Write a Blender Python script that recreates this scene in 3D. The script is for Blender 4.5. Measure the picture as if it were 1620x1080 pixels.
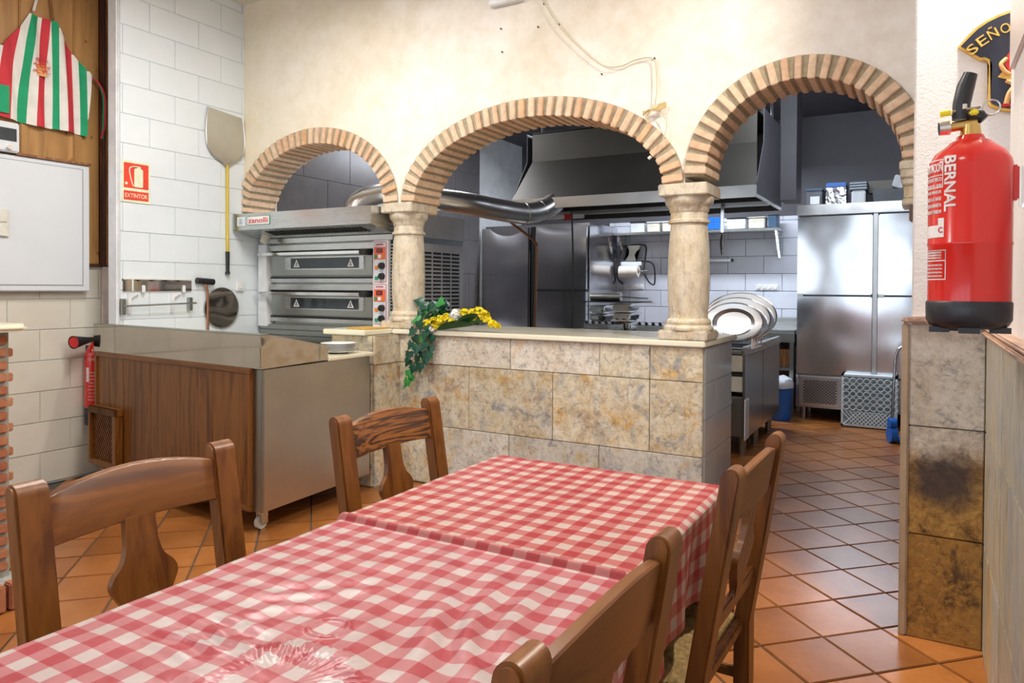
import bpy, bmesh, math, random
from mathutils import Vector, Matrix, noise
R_ = random.Random(7)
sc = bpy.context.scene
for o in list(bpy.data.objects): bpy.data.objects.remove(o)
COL = sc.collection
PI = math.pi

# ------------------------------------------------------------------ camera, light, exposure
YAW, PITCH, ROLL = .517033, .0133005, .00588154
H = 1.35
cy_, sy_ = math.cos(YAW), math.sin(YAW)
f0 = Vector((-sy_, cy_, 0)); r0 = Vector((cy_, sy_, 0)); u0 = Vector((0, 0, 1))
fw = f0*math.cos(PITCH) - u0*math.sin(PITCH); u1 = u0*math.cos(PITCH) + f0*math.sin(PITCH)
rr = r0*math.cos(ROLL) + u1*math.sin(ROLL); uu = u1*math.cos(ROLL) - r0*math.sin(ROLL)
cam = bpy.data.objects.new('camera', bpy.data.cameras.new('camera'))
COL.objects.link(cam)
m = Matrix((rr, uu, -fw)).transposed().to_4x4(); m.translation = (0, 0, H)
cam.matrix_world = m
cam.data.lens = 1137.98/1620*36; cam.data.sensor_width = 36
cam.data.shift_y = -68.38/1620
cam.data.clip_start = .02
sc.camera = cam

w = bpy.data.worlds.new('world'); sc.world = w; w.use_nodes = True
w.node_tree.nodes['Background'].inputs[0].default_value = (.80, .90, 1, 1)
w.node_tree.nodes['Background'].inputs[1].default_value = 1.3

def area(name, loc, rot, sx, sy, power, col=(1, 1, 1), spread=None):
    l = bpy.data.lights.new(name, 'AREA'); l.shape = 'RECTANGLE'; l.size = sx; l.size_y = sy
    l.energy = power; l.color = col
    if spread: l.spread = spread
    o = bpy.data.objects.new(name, l); o.location = loc; o.rotation_euler = rot; COL.objects.link(o)
    return o
# daylight through the street windows behind the camera
area('window_daylight', (-1.9, -1.92, 1.95), (PI/2, 0, PI), 2.8, 1.7, 52, (.97, .985, 1))
# unseen lights added under the dining-room ceiling
for lx, ly, lp in ((-3.2, 2.6, 31), (-1.9, 2.0, 25), (-3.3, .2, 14), (-1.0, .1, 9)):
    area('added_ceiling_light', (lx, ly, 3.50), (0, 0, 0), .55, .55, lp, (1, .97, .925))
area('corner_lamp_light', (.11, 3.06, 3.52), (0, 0, 0), .10, .10, 48, (1, .93, .82))
# lights added to brighten the kitchen, one behind the hood for the far wall
area('added_kitchen_light', (-.55, 5.6, 3.0), (math.radians(62), 0, 0), 1.2, .25, 20, (.84, .91, 1))
area('added_kitchen_light', (-2.2, 7.75, 3.1), (math.radians(-20), 0, 0), 1.6, .2, 72, (.84, .90, 1))
area('added_kitchen_light', (-4.1, 5.6, 3.2), (0, 0, 0), .5, 1.6, 22, (.95, .96, 1))

sc.view_settings.view_transform = 'Standard'; sc.view_settings.look = 'None'
sc.view_settings.gamma = 1; sc.view_settings.use_curve_mapping = False
sc.view_settings.exposure = .68

# ------------------------------------------------------------------ materials
def nm(name):
    m = bpy.data.materials.new(name); m.use_nodes = True
    return m, m.node_tree.nodes, m.node_tree.links, m.node_tree.nodes['Principled BSDF']
def coords(N, L, kind='Object', scale=(1, 1, 1), rand=0):
    tc = N.new('ShaderNodeTexCoord'); mp = N.new('ShaderNodeMapping'); mp.inputs['Scale'].default_value = scale
    src = tc.outputs[kind]
    if rand:
        oi = N.new('ShaderNodeObjectInfo'); mu = N.new('ShaderNodeMath'); mu.operation = 'MULTIPLY'; mu.inputs[1].default_value = rand
        L.new(oi.outputs['Random'], mu.inputs[0]); va = N.new('ShaderNodeVectorMath'); va.operation = 'ADD'
        L.new(src, va.inputs[0]); L.new(mu.outputs[0], va.inputs[1]); src = va.outputs[0]
    L.new(src, mp.inputs[0])
    return mp.outputs[0]
def tnoise(N, L, vec, scale, detail=6, rough=.6, dist=0):
    t = N.new('ShaderNodeTexNoise'); L.new(vec, t.inputs['Vector'])
    t.inputs['Scale'].default_value = scale; t.inputs['Detail'].default_value = detail
    t.inputs['Roughness'].default_value = rough; t.inputs['Distortion'].default_value = dist
    return t.outputs['Fac']
def ramp(N, L, fac, stops):
    r = N.new('ShaderNodeValToRGB'); L.new(fac, r.inputs[0])
    e = r.color_ramp.elements
    while len(e) < len(stops): e.new(.5)
    for i, (p, c) in enumerate(stops): e[i].position = p; e[i].color = (*c, 1)
    return r.outputs[0]
def mixc(N, L, fac, a, b, mode='MIX'):
    mx = N.new('ShaderNodeMix'); mx.data_type = 'RGBA'; mx.blend_type = mode
    for s, v in ((mx.inputs[0], fac), (mx.inputs[6], a), (mx.inputs[7], b)):
        if hasattr(v, 'links'): L.new(v, s)
        elif isinstance(v, tuple): s.default_value = (*v, 1) if len(v) == 3 else v
        else: s.default_value = v
    return mx.outputs[2]
def bump(N, L, B, h, strength, dist=.01):
    b = N.new('ShaderNodeBump'); L.new(h, b.inputs['Height']); b.inputs['Strength'].default_value = strength
    b.inputs['Distance'].default_value = dist; L.new(b.outputs[0], B.inputs['Normal'])
def plain(name, c, rough=.5, metal=0, c2=None, scale=8, bmp=0, spec=None, coat=0, emit=None, trans=0, rand=0, bd=.003, det=4):
    m, N, L, B = nm(name)
    B.inputs['Base Color'].default_value = (*c, 1); B.inputs['Roughness'].default_value = rough
    B.inputs['Metallic'].default_value = metal
    if spec is not None: B.inputs['Specular IOR Level'].default_value = spec
    if coat: B.inputs['Coat Weight'].default_value = coat; B.inputs['Coat Roughness'].default_value = .08
    if trans: B.inputs['Transmission Weight'].default_value = trans
    v = coords(N, L, rand=rand); n = tnoise(N, L, v, scale, det)
    c2 = c2 or tuple(x*.85 for x in c)
    L.new(ramp(N, L, n, [(.35, c2), (.65, c)]), B.inputs['Base Color'])
    if bmp: bump(N, L, B, n, bmp, bd)
    if emit: B.inputs['Emission Color'].default_value = (*emit[0], 1); B.inputs['Emission Strength'].default_value = emit[1]
    return m
def randmul(N, L, col, lo, hi):
    oi = N.new('ShaderNodeObjectInfo'); mr = N.new('ShaderNodeMapRange'); L.new(oi.outputs['Random'], mr.inputs[0])
    mr.inputs[3].default_value = lo; mr.inputs[4].default_value = hi
    cb = N.new('ShaderNodeCombineColor')
    for i in range(3): L.new(mr.outputs[0], cb.inputs[i])
    return mixc(N, L, 1.0, col, cb.outputs[0], 'MULTIPLY')

def stucco():
    m, N, L, B = nm('stucco'); v = coords(N, L)
    a = tnoise(N, L, v, 1.1, 5, .6); b = tnoise(N, L, v, 7, 8, .7)
    base = ramp(N, L, a, [(.3, (.76, .69, .58)), (.47, (.83, .79, .72)), (.68, (.87, .85, .82))])
    fine = ramp(N, L, b, [(.3, (.88, .85, .80)), (.6, (1, 1, 1))])
    col = mixc(N, L, 1.0, base, fine, 'MULTIPLY')
    # yellowed, smoke-stained plaster over the oven arch
    sx = N.new('ShaderNodeSeparateXYZ'); L.new(v, sx.inputs[0])
    mr = N.new('ShaderNodeMapRange'); L.new(sx.outputs[0], mr.inputs[0])
    mr.inputs[1].default_value = -4.9; mr.inputs[2].default_value = -3.0; mr.inputs[3].default_value = .9; mr.inputs[4].default_value = 0
    mu = N.new('ShaderNodeMath'); mu.operation = 'MULTIPLY'; L.new(mr.outputs[0], mu.inputs[0])
    a2 = tnoise(N, L, v, 1.7, 4); L.new(a2, mu.inputs[1])
    col = mixc(N, L, mu.outputs[0], col, (.80, .66, .36))
    L.new(col, B.inputs['Base Color']); B.inputs['Roughness'].default_value = .85
    b2 = tnoise(N, L, v, 60, 6, .7); bump(N, L, B, b2, .35, .006)
    return m
def plaster():
    m, N, L, B = nm('white_plaster'); v = coords(N, L)
    a = tnoise(N, L, v, 90, 5, .7); b = tnoise(N, L, v, 2.5, 4)
    col = ramp(N, L, b, [(.3, (.72, .68, .66)), (.7, (.80, .78, .76))])
    L.new(col, B.inputs['Base Color']); B.inputs['Roughness'].default_value = .9
    bump(N, L, B, a, .6, .006)
    return m
def stone(name, base, patches, seed, bs=.5, rough=.42, dark=(.10, .09, .10), sc0=1.0, stretch=(1, 1, 1), dk=.55):
    m, N, L, B = nm(name); v = coords(N, L, rand=53.0 if seed else 0, scale=stretch)
    a = tnoise(N, L, v, 4.5*sc0, 10, .72, .5); b = tnoise(N, L, v, 26*sc0, 9, .78, .3); e = tnoise(N, L, v, 11*sc0, 8, .8, .8)
    col = ramp(N, L, a, [(.30+.09*i_, c) for i_, c in enumerate(base)])
    for k, (pc, sc, lo) in enumerate(patches):
        v2 = coords(N, L, rand=53.0+17*(k+1) if seed else 0, scale=stretch)
        mk = N.new('ShaderNodeVectorMath'); mk.operation = 'ADD'; mk.inputs[1].default_value = (7.3*(k+1), 3.1, 1.7*k); L.new(v2, mk.inputs[0])
        p = tnoise(N, L, mk.outputs[0], sc*sc0, 9, .74, .6)
        col = mixc(N, L, ramp(N, L, p, [(lo, (0, 0, 0)), (lo+.10, (.85, .85, .85))]), col, pc)
    col = mixc(N, L, ramp(N, L, e, [(.36, (dk, dk, dk)), (.46, (0, 0, 0))]), col, dark)
    f = ramp(N, L, b, [(.34, (.60, .57, .55)), (.50, (1, 1, 1)), (.68, (1.15, 1.14, 1.12))])
    col = mixc(N, L, .85, col, f, 'MULTIPLY')
    if seed: col = randmul(N, L, col, .88, 1.12)
    L.new(col, B.inputs['Base Color']); B.inputs['Roughness'].default_value = rough
    bump(N, L, B, b, bs*.7, .004)
    return m
def mixstone():
    # slab that runs from pale speckled stone at its top to rusty brown with a dark burn mark
    m, N, L, B = nm('half_rusted_slab'); v = coords(N, L)
    a = tnoise(N, L, v, 14, 10, .8, .5); b = tnoise(N, L, v, 5, 6, .7); f = tnoise(N, L, v, 45, 8, .8)
    pale = ramp(N, L, a, [(.34, (.24, .23, .25)), (.48, (.56, .49, .40)), (.62, (.68, .62, .53))])
    brown = ramp(N, L, a, [(.34, (.06, .03, .012)), (.48, (.34, .18, .045)), (.62, (.56, .34, .09))])
    sp = N.new('ShaderNodeSeparateXYZ'); L.new(v, sp.inputs[0])
    mz = N.new('ShaderNodeMath'); mz.operation = 'MULTIPLY_ADD'; L.new(b, mz.inputs[0]); mz.inputs[1].default_value = .25; L.new(sp.outputs[2], mz.inputs[2])
    col = mixc(N, L, ramp(N, L, mz.outputs[0], [(.80, (0, 0, 0)), (.90, (1, 1, 1))]), brown, pale)
    d = N.new('ShaderNodeVectorMath'); d.operation = 'DISTANCE'; L.new(v, d.inputs[0]); d.inputs[1].default_value = (.085, 3.205, .63)
    md = N.new('ShaderNodeMath'); md.operation = 'MULTIPLY_ADD'; L.new(b, md.inputs[0]); md.inputs[1].default_value = .16; L.new(d.outputs[1], md.inputs[2])
    col = mixc(N, L, ramp(N, L, md.outputs[0], [(.15, (.9, .9, .9)), (.22, (0, 0, 0))]), col, (.045, .035, .04))
    col = mixc(N, L, .8, col, ramp(N, L, f, [(.35, (.5, .48, .46)), (.55, (1.1, 1.1, 1.1))]), 'MULTIPLY')
    L.new(col, B.inputs['Base Color']); B.inputs['Roughness'].default_value = .45; bump(N, L, B, f, .5, .004)
    return m
def wood(name, c1, c2, c3, axis=2, rough=.35, coat=.3, rand=11.0, sc_=1.0, wscale=4.0):
    m, N, L, B = nm(name)
    s = [9*sc_, 9*sc_, 9*sc_]; s[axis] = .9*sc_
    v = coords(N, L, scale=tuple(s), rand=rand)
    a = tnoise(N, L, v, 1.0, 5, .6, 1.2)
    wv = N.new('ShaderNodeMath'); wv.operation = 'MULTIPLY'; L.new(a, wv.inputs[0]); wv.inputs[1].default_value = wscale*8
    sn = N.new('ShaderNodeMath'); sn.operation = 'SINE'; L.new(wv.outputs[0], sn.inputs[0])
    mr = N.new('ShaderNodeMapRange'); L.new(sn.outputs[0], mr.inputs[0]); mr.inputs[1].default_value = -1
    s2 = [60*sc_, 60*sc_, 60*sc_]; s2[axis] = 3*sc_
    v2 = coords(N, L, scale=tuple(s2), rand=rand); f = tnoise(N, L, v2, 1, 3)
    col = ramp(N, L, mr.outputs[0], [(0, c2), (.55, c1), (1, c3)])
    fine = ramp(N, L, f, [(.3, (.72, .68, .64)), (.65, (1.05, 1.05, 1.05))])
    col = mixc(N, L, .8, col, fine, 'MULTIPLY')
    L.new(col, B.inputs['Base Color']); B.inputs['Roughness'].default_value = rough
    B.inputs['Coat Weight'].default_value = coat; B.inputs['Coat Roughness'].default_value = .15
    bump(N, L, B, f, .15, .002)
    return m
def pine():
    m, N, L, B = nm('pine_board'); v = coords(N, L, scale=(6, 6, .7), rand=9.0)
    a = tnoise(N, L, v, 1.3, 5, .6, 1.0)
    v3 = coords(N, L, scale=(1, 5.5, 4.2), rand=5.0)
    vo = N.new('ShaderNodeTexVoronoi'); vo.inputs['Scale'].default_value = 1.6; L.new(v3, vo.inputs['Vector'])
    col = ramp(N, L, a, [(.3, (.30, .145, .045)), (.5, (.42, .22, .07)), (.7, (.50, .28, .10))])
    kn = ramp(N, L, vo.outputs['Distance'], [(.03, (.25, .18, .15)), (.12, (1, 1, 1))])
    col = mixc(N, L, .85, col, kn, 'MULTIPLY')
    L.new(col, B.inputs['Base Color']); B.inputs['Roughness'].default_value = .45
    return m
def steel(name, c=(.62, .62, .62), rough=.22, warp=0, wscale=2.0, brush=None, wd=.02):
    m, N, L, B = nm(name); B.inputs['Metallic'].default_value = 1
    v = coords(N, L); n = tnoise(N, L, v, 3, 4)
    L.new(ramp(N, L, n, [(.3, tuple(x*.85 for x in c)), (.7, c)]), B.inputs['Base Color'])
    B.inputs['Roughness'].default_value = rough
    if brush:
        v2 = coords(N, L, scale=brush); f = tnoise(N, L, v2, 1, 2)
        mr = N.new('ShaderNodeMapRange'); L.new(f, mr.inputs[0]); mr.inputs[3].default_value = rough*.75; mr.inputs[4].default_value = rough*1.35
        L.new(mr.outputs[0], B.inputs['Roughness'])
    if warp:
        wn = tnoise(N, L, v, wscale, 1, .3); bump(N, L, B, wn, warp, wd)
    return m
def brickm(name, stops):
    m, N, L, B = nm(name); v = coords(N, L, rand=31.0)
    a = tnoise(N, L, v, 3, 6, .7); b = tnoise(N, L, v, 26, 6, .7)
    oi = N.new('ShaderNodeObjectInfo')
    c0 = ramp(N, L, oi.outputs['Random'], stops)
    f = ramp(N, L, b, [(.3, (.72, .70, .68)), (.6, (1.05, 1.05, 1.05))])
    col = mixc(N, L, .9, c0, f, 'MULTIPLY'); L.new(col, B.inputs['Base Color']); B.inputs['Roughness'].default_value = .85
    bump(N, L, B, b, .5, .006)
    return m
def checker(name, c_w, c_m, c_r, rough, bs, bsc):
    m, N, L, B = nm(name); tc = N.new('ShaderNodeTexCoord'); sp = N.new('ShaderNodeSeparateXYZ'); L.new(tc.outputs['UV'], sp.inputs[0])
    outs = []
    for i in range(2):
        mu = N.new('ShaderNodeMath'); mu.operation = 'MULTIPLY'; mu.inputs[1].default_value = 1/.0645; L.new(sp.outputs[i], mu.inputs[0])
        fr = N.new('ShaderNodeMath'); fr.operation = 'FRACT'; L.new(mu.outputs[0], fr.inputs[0])
        gt = N.new('ShaderNodeMath'); gt.operation = 'GREATER_THAN'; gt.inputs[1].default_value = .5; L.new(fr.outputs[0], gt.inputs[0])
        outs.append(gt.outputs[0])
    ad = N.new('ShaderNodeMath'); ad.operation = 'ADD'; L.new(outs[0], ad.inputs[0]); L.new(outs[1], ad.inputs[1])
    hf = N.new('ShaderNodeMath'); hf.operation = 'MULTIPLY'; hf.inputs[1].default_value = .5; L.new(ad.outputs[0], hf.inputs[0])
    r = N.new('ShaderNodeValToRGB'); L.new(hf.outputs[0], r.inputs[0]); r.color_ramp.interpolation = 'CONSTANT'
    e = r.color_ramp.elements; e.new(.9); e[0].position = 0; e[0].color = (*c_w, 1); e[1].position = .3; e[1].color = (*c_m, 1); e[2].position = .8; e[2].color = (*c_r, 1)
    v = coords(N, L); n = tnoise(N, L, v, 9, 5)
    col = mixc(N, L, .8, r.outputs[0], ramp(N, L, n, [(.3, (.88, .84, .82)), (.6, (1.02, 1.02, 1.02))]), 'MULTIPLY')
    L.new(col, B.inputs['Base Color']); B.inputs['Roughness'].default_value = rough
    B.inputs['Specular IOR Level'].default_value = .4
    n2 = tnoise(N, L, v, bsc, 3); bump(N, L, B, n2, bs, .01)
    return m

MT = {}
MT['stucco'] = stucco(); MT['plaster'] = plaster()
MT['ceiling'] = plain('ceiling_paint', (.80, .76, .66), .9)
MT['darkwall'] = plain('dark_grey_paint', (.082, .078, .090), .55, c2=(.066, .063, .072), scale=2)
MT['shadetile'] = plain('shaded_wall_tile', (.14, .132, .135), .3, rand=9.0)  # wall tile with the kitchen's dimness put into its colour
MT['backing'] = plain('grout_backing', (.68, .70, .70), .9)
MT['whitetile'] = plain('white_glazed_tile', (.74, .80, .84), .12, c2=(.71, .775, .815), scale=5, rand=17.0, bmp=.05, bd=.004)
MT['creamtile'] = plain('cream_glazed_tile', (.72, .69, .60), .18, c2=(.66, .63, .54), scale=3, rand=17.0, bmp=.05, bd=.004)
MT['kitchentile'] = plain('kitchen_white_tile', (.62, .64, .70), .10, c2=(.58, .60, .66), scale=3, rand=17.0)
MT['greytile'] = plain('grey_white_tile', (.46, .48, .50), .15, c2=(.40, .42, .44), scale=3, rand=17.0)
TAN = [(.38, .30, .19), (.53, .43, .27), (.62, .54, .38), (.66, .61, .48)]
MT['stone'] = stone('travertine_slab', TAN, [((.24, .27, .32), 3.5, .52), ((.58, .34, .08), 4.5, .54), ((.36, .24, .15), 2.6, .56), ((.68, .63, .54), 6.0, .55), ((.26, .26, .27), 12.0, .56)], 1, sc0=1.35)
MT['stone_grey'] = stone('grey_travertine_slab', [(.36, .35, .33), (.47, .45, .40), (.58, .55, .48), (.62, .60, .54)], [((.56, .42, .20), 3.5, .54), ((.30, .33, .38), 3.0, .55), ((.27, .25, .22), 12.0, .57)], 1, sc0=1.3)
MT['stone_pale'] = stone('pale_speckled_slab', [(.50, .42, .33), (.60, .52, .41), (.66, .60, .50), (.70, .66, .58)], [((.22, .23, .27), 9, .57), ((.66, .42, .14), 4.0, .56), ((.30, .26, .22), 14, .57)], 1, dark=(.10, .09, .11), sc0=1.2)
MT['stone_brown'] = stone('brown_travertine_slab', [(.13, .06, .02), (.27, .135, .035), (.40, .215, .05), (.34, .18, .05)], [((.05, .03, .02), 3.0, .50), ((.52, .29, .06), 20, .53)], 1, .9, dark=(.02, .012, .01), sc0=1.8)
MT['stone_streak'] = stone('streaked_slate_slab', [(.32, .27, .18), (.46, .39, .25), (.52, .48, .37), (.40, .41, .40)], [((.58, .42, .18), 3.0, .55), ((.36, .38, .40), 3.0, .56)], 1, .4, stretch=(1, 1.6, .40), dk=.5)
MT['stone_mix'] = mixstone()
MT['marble_cream'] = plain('cream_marble', (.86, .82, .66), .12, c2=(.80, .76, .60), scale=4)
MT['column'] = stone('column_stone', [(.48, .38, .24), (.60, .50, .35), (.66, .58, .45), (.62, .55, .44)], [((.34, .31, .26), 4.0, .56), ((.60, .42, .18), 3.0, .57)], 0, .35, .32, dark=(.20, .17, .13), stretch=(1, 1, .55), dk=.5)
MT['brick'] = brickm('arch_brick', [(0, (.68, .44, .28)), (.35, (.72, .52, .36)), (.65, (.76, .58, .42)), (.85, (.68, .41, .22)), (1, (.78, .62, .46))])
MT['redbrick'] = brickm('red_brick', [(0, (.36, .12, .06)), (.5, (.44, .17, .08)), (1, (.52, .25, .13))])
MT['mortar'] = plain('mortar', (.42, .36, .25), .95, c2=(.33, .28, .19), scale=30, bmp=.6)
MT['greymortar'] = plain('grey_mortar', (.38, .38, .33), .95, c2=(.28, .28, .25), scale=30, bmp=.6)
def floor_mat():
    m, N, L, B = nm('terracotta_floor_tile'); v = coords(N, L, rand=41.0)
    a = tnoise(N, L, v, 3.0, 6, .6); b = tnoise(N, L, v, 40, 3)
    col = ramp(N, L, a, [(.3, (.25, .085, .022)), (.5, (.33, .118, .028)), (.7, (.40, .155, .045))])
    col = mixc(N, L, .6, col, ramp(N, L, b, [(.3, (.85, .82, .8)), (.6, (1, 1, 1))]), 'MULTIPLY')
    col = randmul(N, L, col, .78, 1.15); L.new(col, B.inputs['Base Color']); B.inputs['Roughness'].default_value = .28
    bump(N, L, B, a, .25, .01)
    return m
MT['floor'] = floor_mat()
MT['grout'] = plain('floor_grout', (.085, .075, .065), .9)
MT['chair'] = wood('chair_wood', (.165, .053, .008), (.105, .031, .005), (.215, .076, .012), 2, wscale=2, coat=.12, rough=.38)
MT['chair_x'] = wood('chair_wood_crest', (.155, .049, .007), (.10, .030, .005), (.205, .072, .011), 0, wscale=2, coat=.12, rough=.38)
MT['figured'] = wood('chair_wood_figured', (.17, .06, .013), (.035, .013, .006), (.30, .11, .024), 0, wscale=9, sc_=.8)
MT['tablewood'] = wood('table_wood', (.20, .08, .022), (.12, .045, .012), (.26, .11, .03), 2)
MT['benchwood'] = wood('bench_panel_wood', (.165, .055, .007), (.10, .030, .004), (.23, .088, .014), 2, wscale=2.0, rough=.42, coat=.1)
MT['pine'] = pine()
MT['darktrim'] = wood('dark_trim_wood', (.10, .03, .014), (.06, .018, .008), (.14, .05, .02), 2)
MT['browntrim'] = wood('brown_trim_wood', (.30, .13, .05), (.22, .09, .035), (.36, .17, .07), 2)
MT['caprail'] = wood('cap_rail_wood', (.42, .25, .16), (.34, .19, .12), (.50, .32, .22), 1, coat=.1)
MT['striptrim'] = plain('tan_stone_trim', (.50, .38, .26), .4, c2=(.42, .31, .20), scale=12)
MT['steel_range'] = steel('smooth_range_steel', (.46, .47, .49), .28, warp=.4, wscale=3)
MT['platter'] = steel('satin_platter_steel', (.88, .88, .90), .3)
MT['rush'] = plain('woven_rush', (.40, .26, .09), .8, c2=(.20, .12, .035), scale=60, bmp=.8)
MT['steel'] = steel('brushed_steel', (.64, .66, .66), .26, brush=(2, 2, 60))
MT['steel_dark'] = steel('dull_oven_steel', (.40, .42, .40), .33, brush=(2, 2, 60))
MT['steel_side'] = plain('satin_side_steel', (.50, .50, .50), .35, metal=.45)
MT['steel_fridge'] = steel('polished_fridge_steel', (.84, .87, .92), .15, warp=.55, wscale=1.5, wd=.05)
MT['steel_fridge_dark'] = steel('dark_fridge_steel', (.60, .60, .63), .16, warp=.9, wscale=1.3, wd=.06)
MT['steel_mirror'] = steel('mirror_steel', (.52, .50, .47), .07, warp=.25, wscale=2, wd=.01)
MT['steel_bench'] = steel('bench_side_steel', (.55, .51, .46), .34, warp=.15, wscale=2, brush=(2, 2, 120))
MT['steel_bench_end'] = steel('hammered_steel', (.66, .58, .48), .22, warp=.9, wscale=9, wd=.02)
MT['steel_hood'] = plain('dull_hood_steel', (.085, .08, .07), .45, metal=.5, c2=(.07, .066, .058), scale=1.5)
MT['steel_rim'] = steel('hood_rim_steel', (.60, .60, .60), .28, warp=.3, wscale=4)
MT['duct'] = steel('duct_steel', (.74, .73, .71), .30, warp=.2, wscale=6)
MT['bright'] = steel('bright_rim_steel', (.86, .87, .88), .12)
MT['aluminium'] = steel('dull_aluminium', (.62, .62, .58), .42)
MT['black'] = plain('black_plastic', (.018, .018, .02), .35)
MT['blackmatte'] = plain('soot_black', (.012, .012, .013), .7)
MT['navy'] = plain('black_rubber_base', (.02, .022, .03), .38)
MT['white'] = plain('white_enamel', (.80, .81, .82), .3)
MT['offwhite'] = plain('off_white_plastic', (.74, .73, .66), .4)
MT['pinkwhite'] = plain('pinkish_white_plaster', (.76, .62, .54), .7)
MT['board'] = plain('white_lacquered_board', (.70, .74, .78), .25, c2=(.67, .71, .75), scale=1.5)
MT['greytrim'] = plain('grey_joint', (.30, .32, .34), .6)
MT['red'] = plain('extinguisher_red', (.72, .018, .012), .22, c2=(.66, .015, .01), scale=3, coat=.5)
MT['redlabel'] = plain('label_red', (.62, .02, .02), .5)
MT['signred'] = plain('sign_red', (.78, .06, .03), .45)
MT['signcream'] = plain('photoluminescent_cream', (.80, .84, .62), .5)
MT['whiteprint'] = plain('white_print', (.85, .83, .80), .5)
MT['yellow'] = plain('yellow_handle', (.66, .48, .06), .4)
MT['brass'] = steel('brass', (.70, .50, .18), .3)
MT['orange'] = plain('orange_panel', (.85, .13, .05), .4)
MT['green'] = plain('green_button', (.01, .30, .12), .4)
MT['amber'] = plain('amber_button', (.75, .22, .02), .4)
MT['panelgrey'] = plain('panel_grey', (.62, .66, .72), .4)
MT['glassdark'] = plain('dark_oven_glass', (.045, .055, .065), .06, c2=(.03, .038, .045), scale=2)
MT['blue'] = plain('blue_plastic', (.01, .13, .50), .4)
MT['bluelid'] = plain('blue_grey_plastic', (.05, .10, .17), .45)
MT['tubwhite'] = plain('white_tub_plastic', (.62, .65, .68), .35)
MT['greyplastic'] = plain('grey_plastic', (.10, .11, .125), .4)
MT['copper'] = steel('copper_pipe', (.50, .24, .14), .35)
MT['paper'] = plain('paper_roll', (.78, .72, .62), .9)
MT['beigeplastic'] = plain('beige_plastic', (.60, .57, .48), .5)
MT['crate'] = plain('frosted_crate_plastic', (.74, .82, .84), .35, c2=(.64, .72, .75), scale=6)
MT['crateback'] = plain('crate_inner_plastic', (.40, .50, .52), .5, c2=(.28, .36, .38), scale=9)
MT['leaf'] = plain('ivy_leaf', (.006, .085, .03), .35, c2=(.006, .045, .04), scale=20, rand=13.0)
MT['leaf2'] = plain('fresh_green_leaf', (.03, .26, .04), .4, c2=(.02, .18, .04), scale=20, rand=13.0)
MT['leafbroad'] = plain('broad_green_leaf', (.02, .12, .035), .35, c2=(.01, .075, .02), scale=12)
MT['stem'] = plain('plant_stem', (.08, .12, .03), .7)
MT['petal_y'] = plain('yellow_petal', (.90, .74, .015), .6)
MT['petal_w'] = plain('white_petal', (.85, .84, .78), .6)
MT['cable'] = plain('cream_cable', (.62, .54, .38), .7)
MT['rope'] = plain('straw_twine', (.60, .45, .22), .9)
MT['cloth'] = checker('gingham_oilcloth', (.46, .36, .32), (.40, .125, .115), (.33, .032, .036), .36, .15, 14)
MT['cloth2'] = checker('worn_gingham_oilcloth', (.47, .39, .375), (.42, .16, .17), (.36, .055, .068), .32, .3, 14)
MT['apronwhite'] = plain('apron_white_cotton', (.80, .78, .73), .8, bmp=.1)
MT['aprongreen'] = plain('apron_green_cotton', (.01, .34, .15), .8)
MT['apronred'] = plain('apron_red_cotton', (.60, .035, .05), .8)
MT['shield'] = plain('shield_navy', (.018, .022, .045), .35)
MT['gold'] = plain('gold_paint', (.72, .46, .10), .45, c2=(.60, .34, .05), scale=40)
MT['skinpaint'] = plain('painted_ochre', (.75, .38, .14), .5)
MT['mirrorglass'] = steel('mirror_disc', (.40, .36, .31), .10, warp=.5, wscale=5, wd=.01)

# ------------------------------------------------------------------ mesh helpers
OFF = {}
def thing(name, label, cat, loc=(0, 0, 0), rotz=0, group=None):
    o = bpy.data.objects.new(name, None); COL.objects.link(o); o.empty_display_size = .1
    o.location = loc; o.rotation_euler = (0, 0, rotz); o['label'] = label; o['category'] = cat
    if group: o['group'] = group
    OFF[o.name] = Vector(loc)
    return o
def obj(name, bm, mat, parent=None, smooth=False, local=False, kind=None, label=None):
    """bm in world coordinates unless local; child meshes are shifted to the parent's origin"""
    off = OFF.get(parent.name, Vector()) if parent and not local else Vector()
    if off.length: bmesh.ops.translate(bm, verts=bm.verts, vec=-off)
    bmesh.ops.recalc_face_normals(bm, faces=bm.faces)
    me = bpy.data.meshes.new(name); bm.to_mesh(me); bm.free()
    me.materials.append(MT[mat] if isinstance(mat, str) else mat)
    if smooth:
        me.polygons.foreach_set('use_smooth', [True]*len(me.polygons))
        try: me.set_sharp_from_angle(angle=math.radians(smooth if smooth is not True else 40))
        except Exception: pass
    o = bpy.data.objects.new(name, me); COL.objects.link(o)
    if parent: o.parent = parent; OFF[o.name] = off
    else: OFF[o.name] = Vector()
    if kind: o['kind'] = kind
    if label: o['label'] = label
    return o
def tag(o, label, cat, group=None):
    o['label'] = label; o['category'] = cat
    if group: o['group'] = group
    return o
def struct(name, bm, mat, smooth=False):
    return obj(name, bm, mat, kind='structure', smooth=smooth)
def box(bm, x0, x1, y0, y1, z0, z1, bev=0, mat4=None):
    r = bmesh.ops.create_cube(bm, size=1)
    vs = r['verts']
    for v in vs:
        v.co = Vector(((x0+x1)/2+v.co.x*(x1-x0), (y0+y1)/2+v.co.y*(y1-y0), (z0+z1)/2+v.co.z*(z1-z0)))
    if bev:
        es = list({e for v in vs for e in v.link_edges})
        rb = bmesh.ops.bevel(bm, geom=es, offset=bev, segments=2, affect='EDGES')
        vs = list({v for f in rb['faces'] for v in f.verts} | {v for v in vs if v.is_valid})
    if mat4:
        for v in vs: v.co = mat4 @ v.co
    return bm
def nb(): return bmesh.new()
def Bx(*a, **k): return box(nb(), *a, **k)
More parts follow.
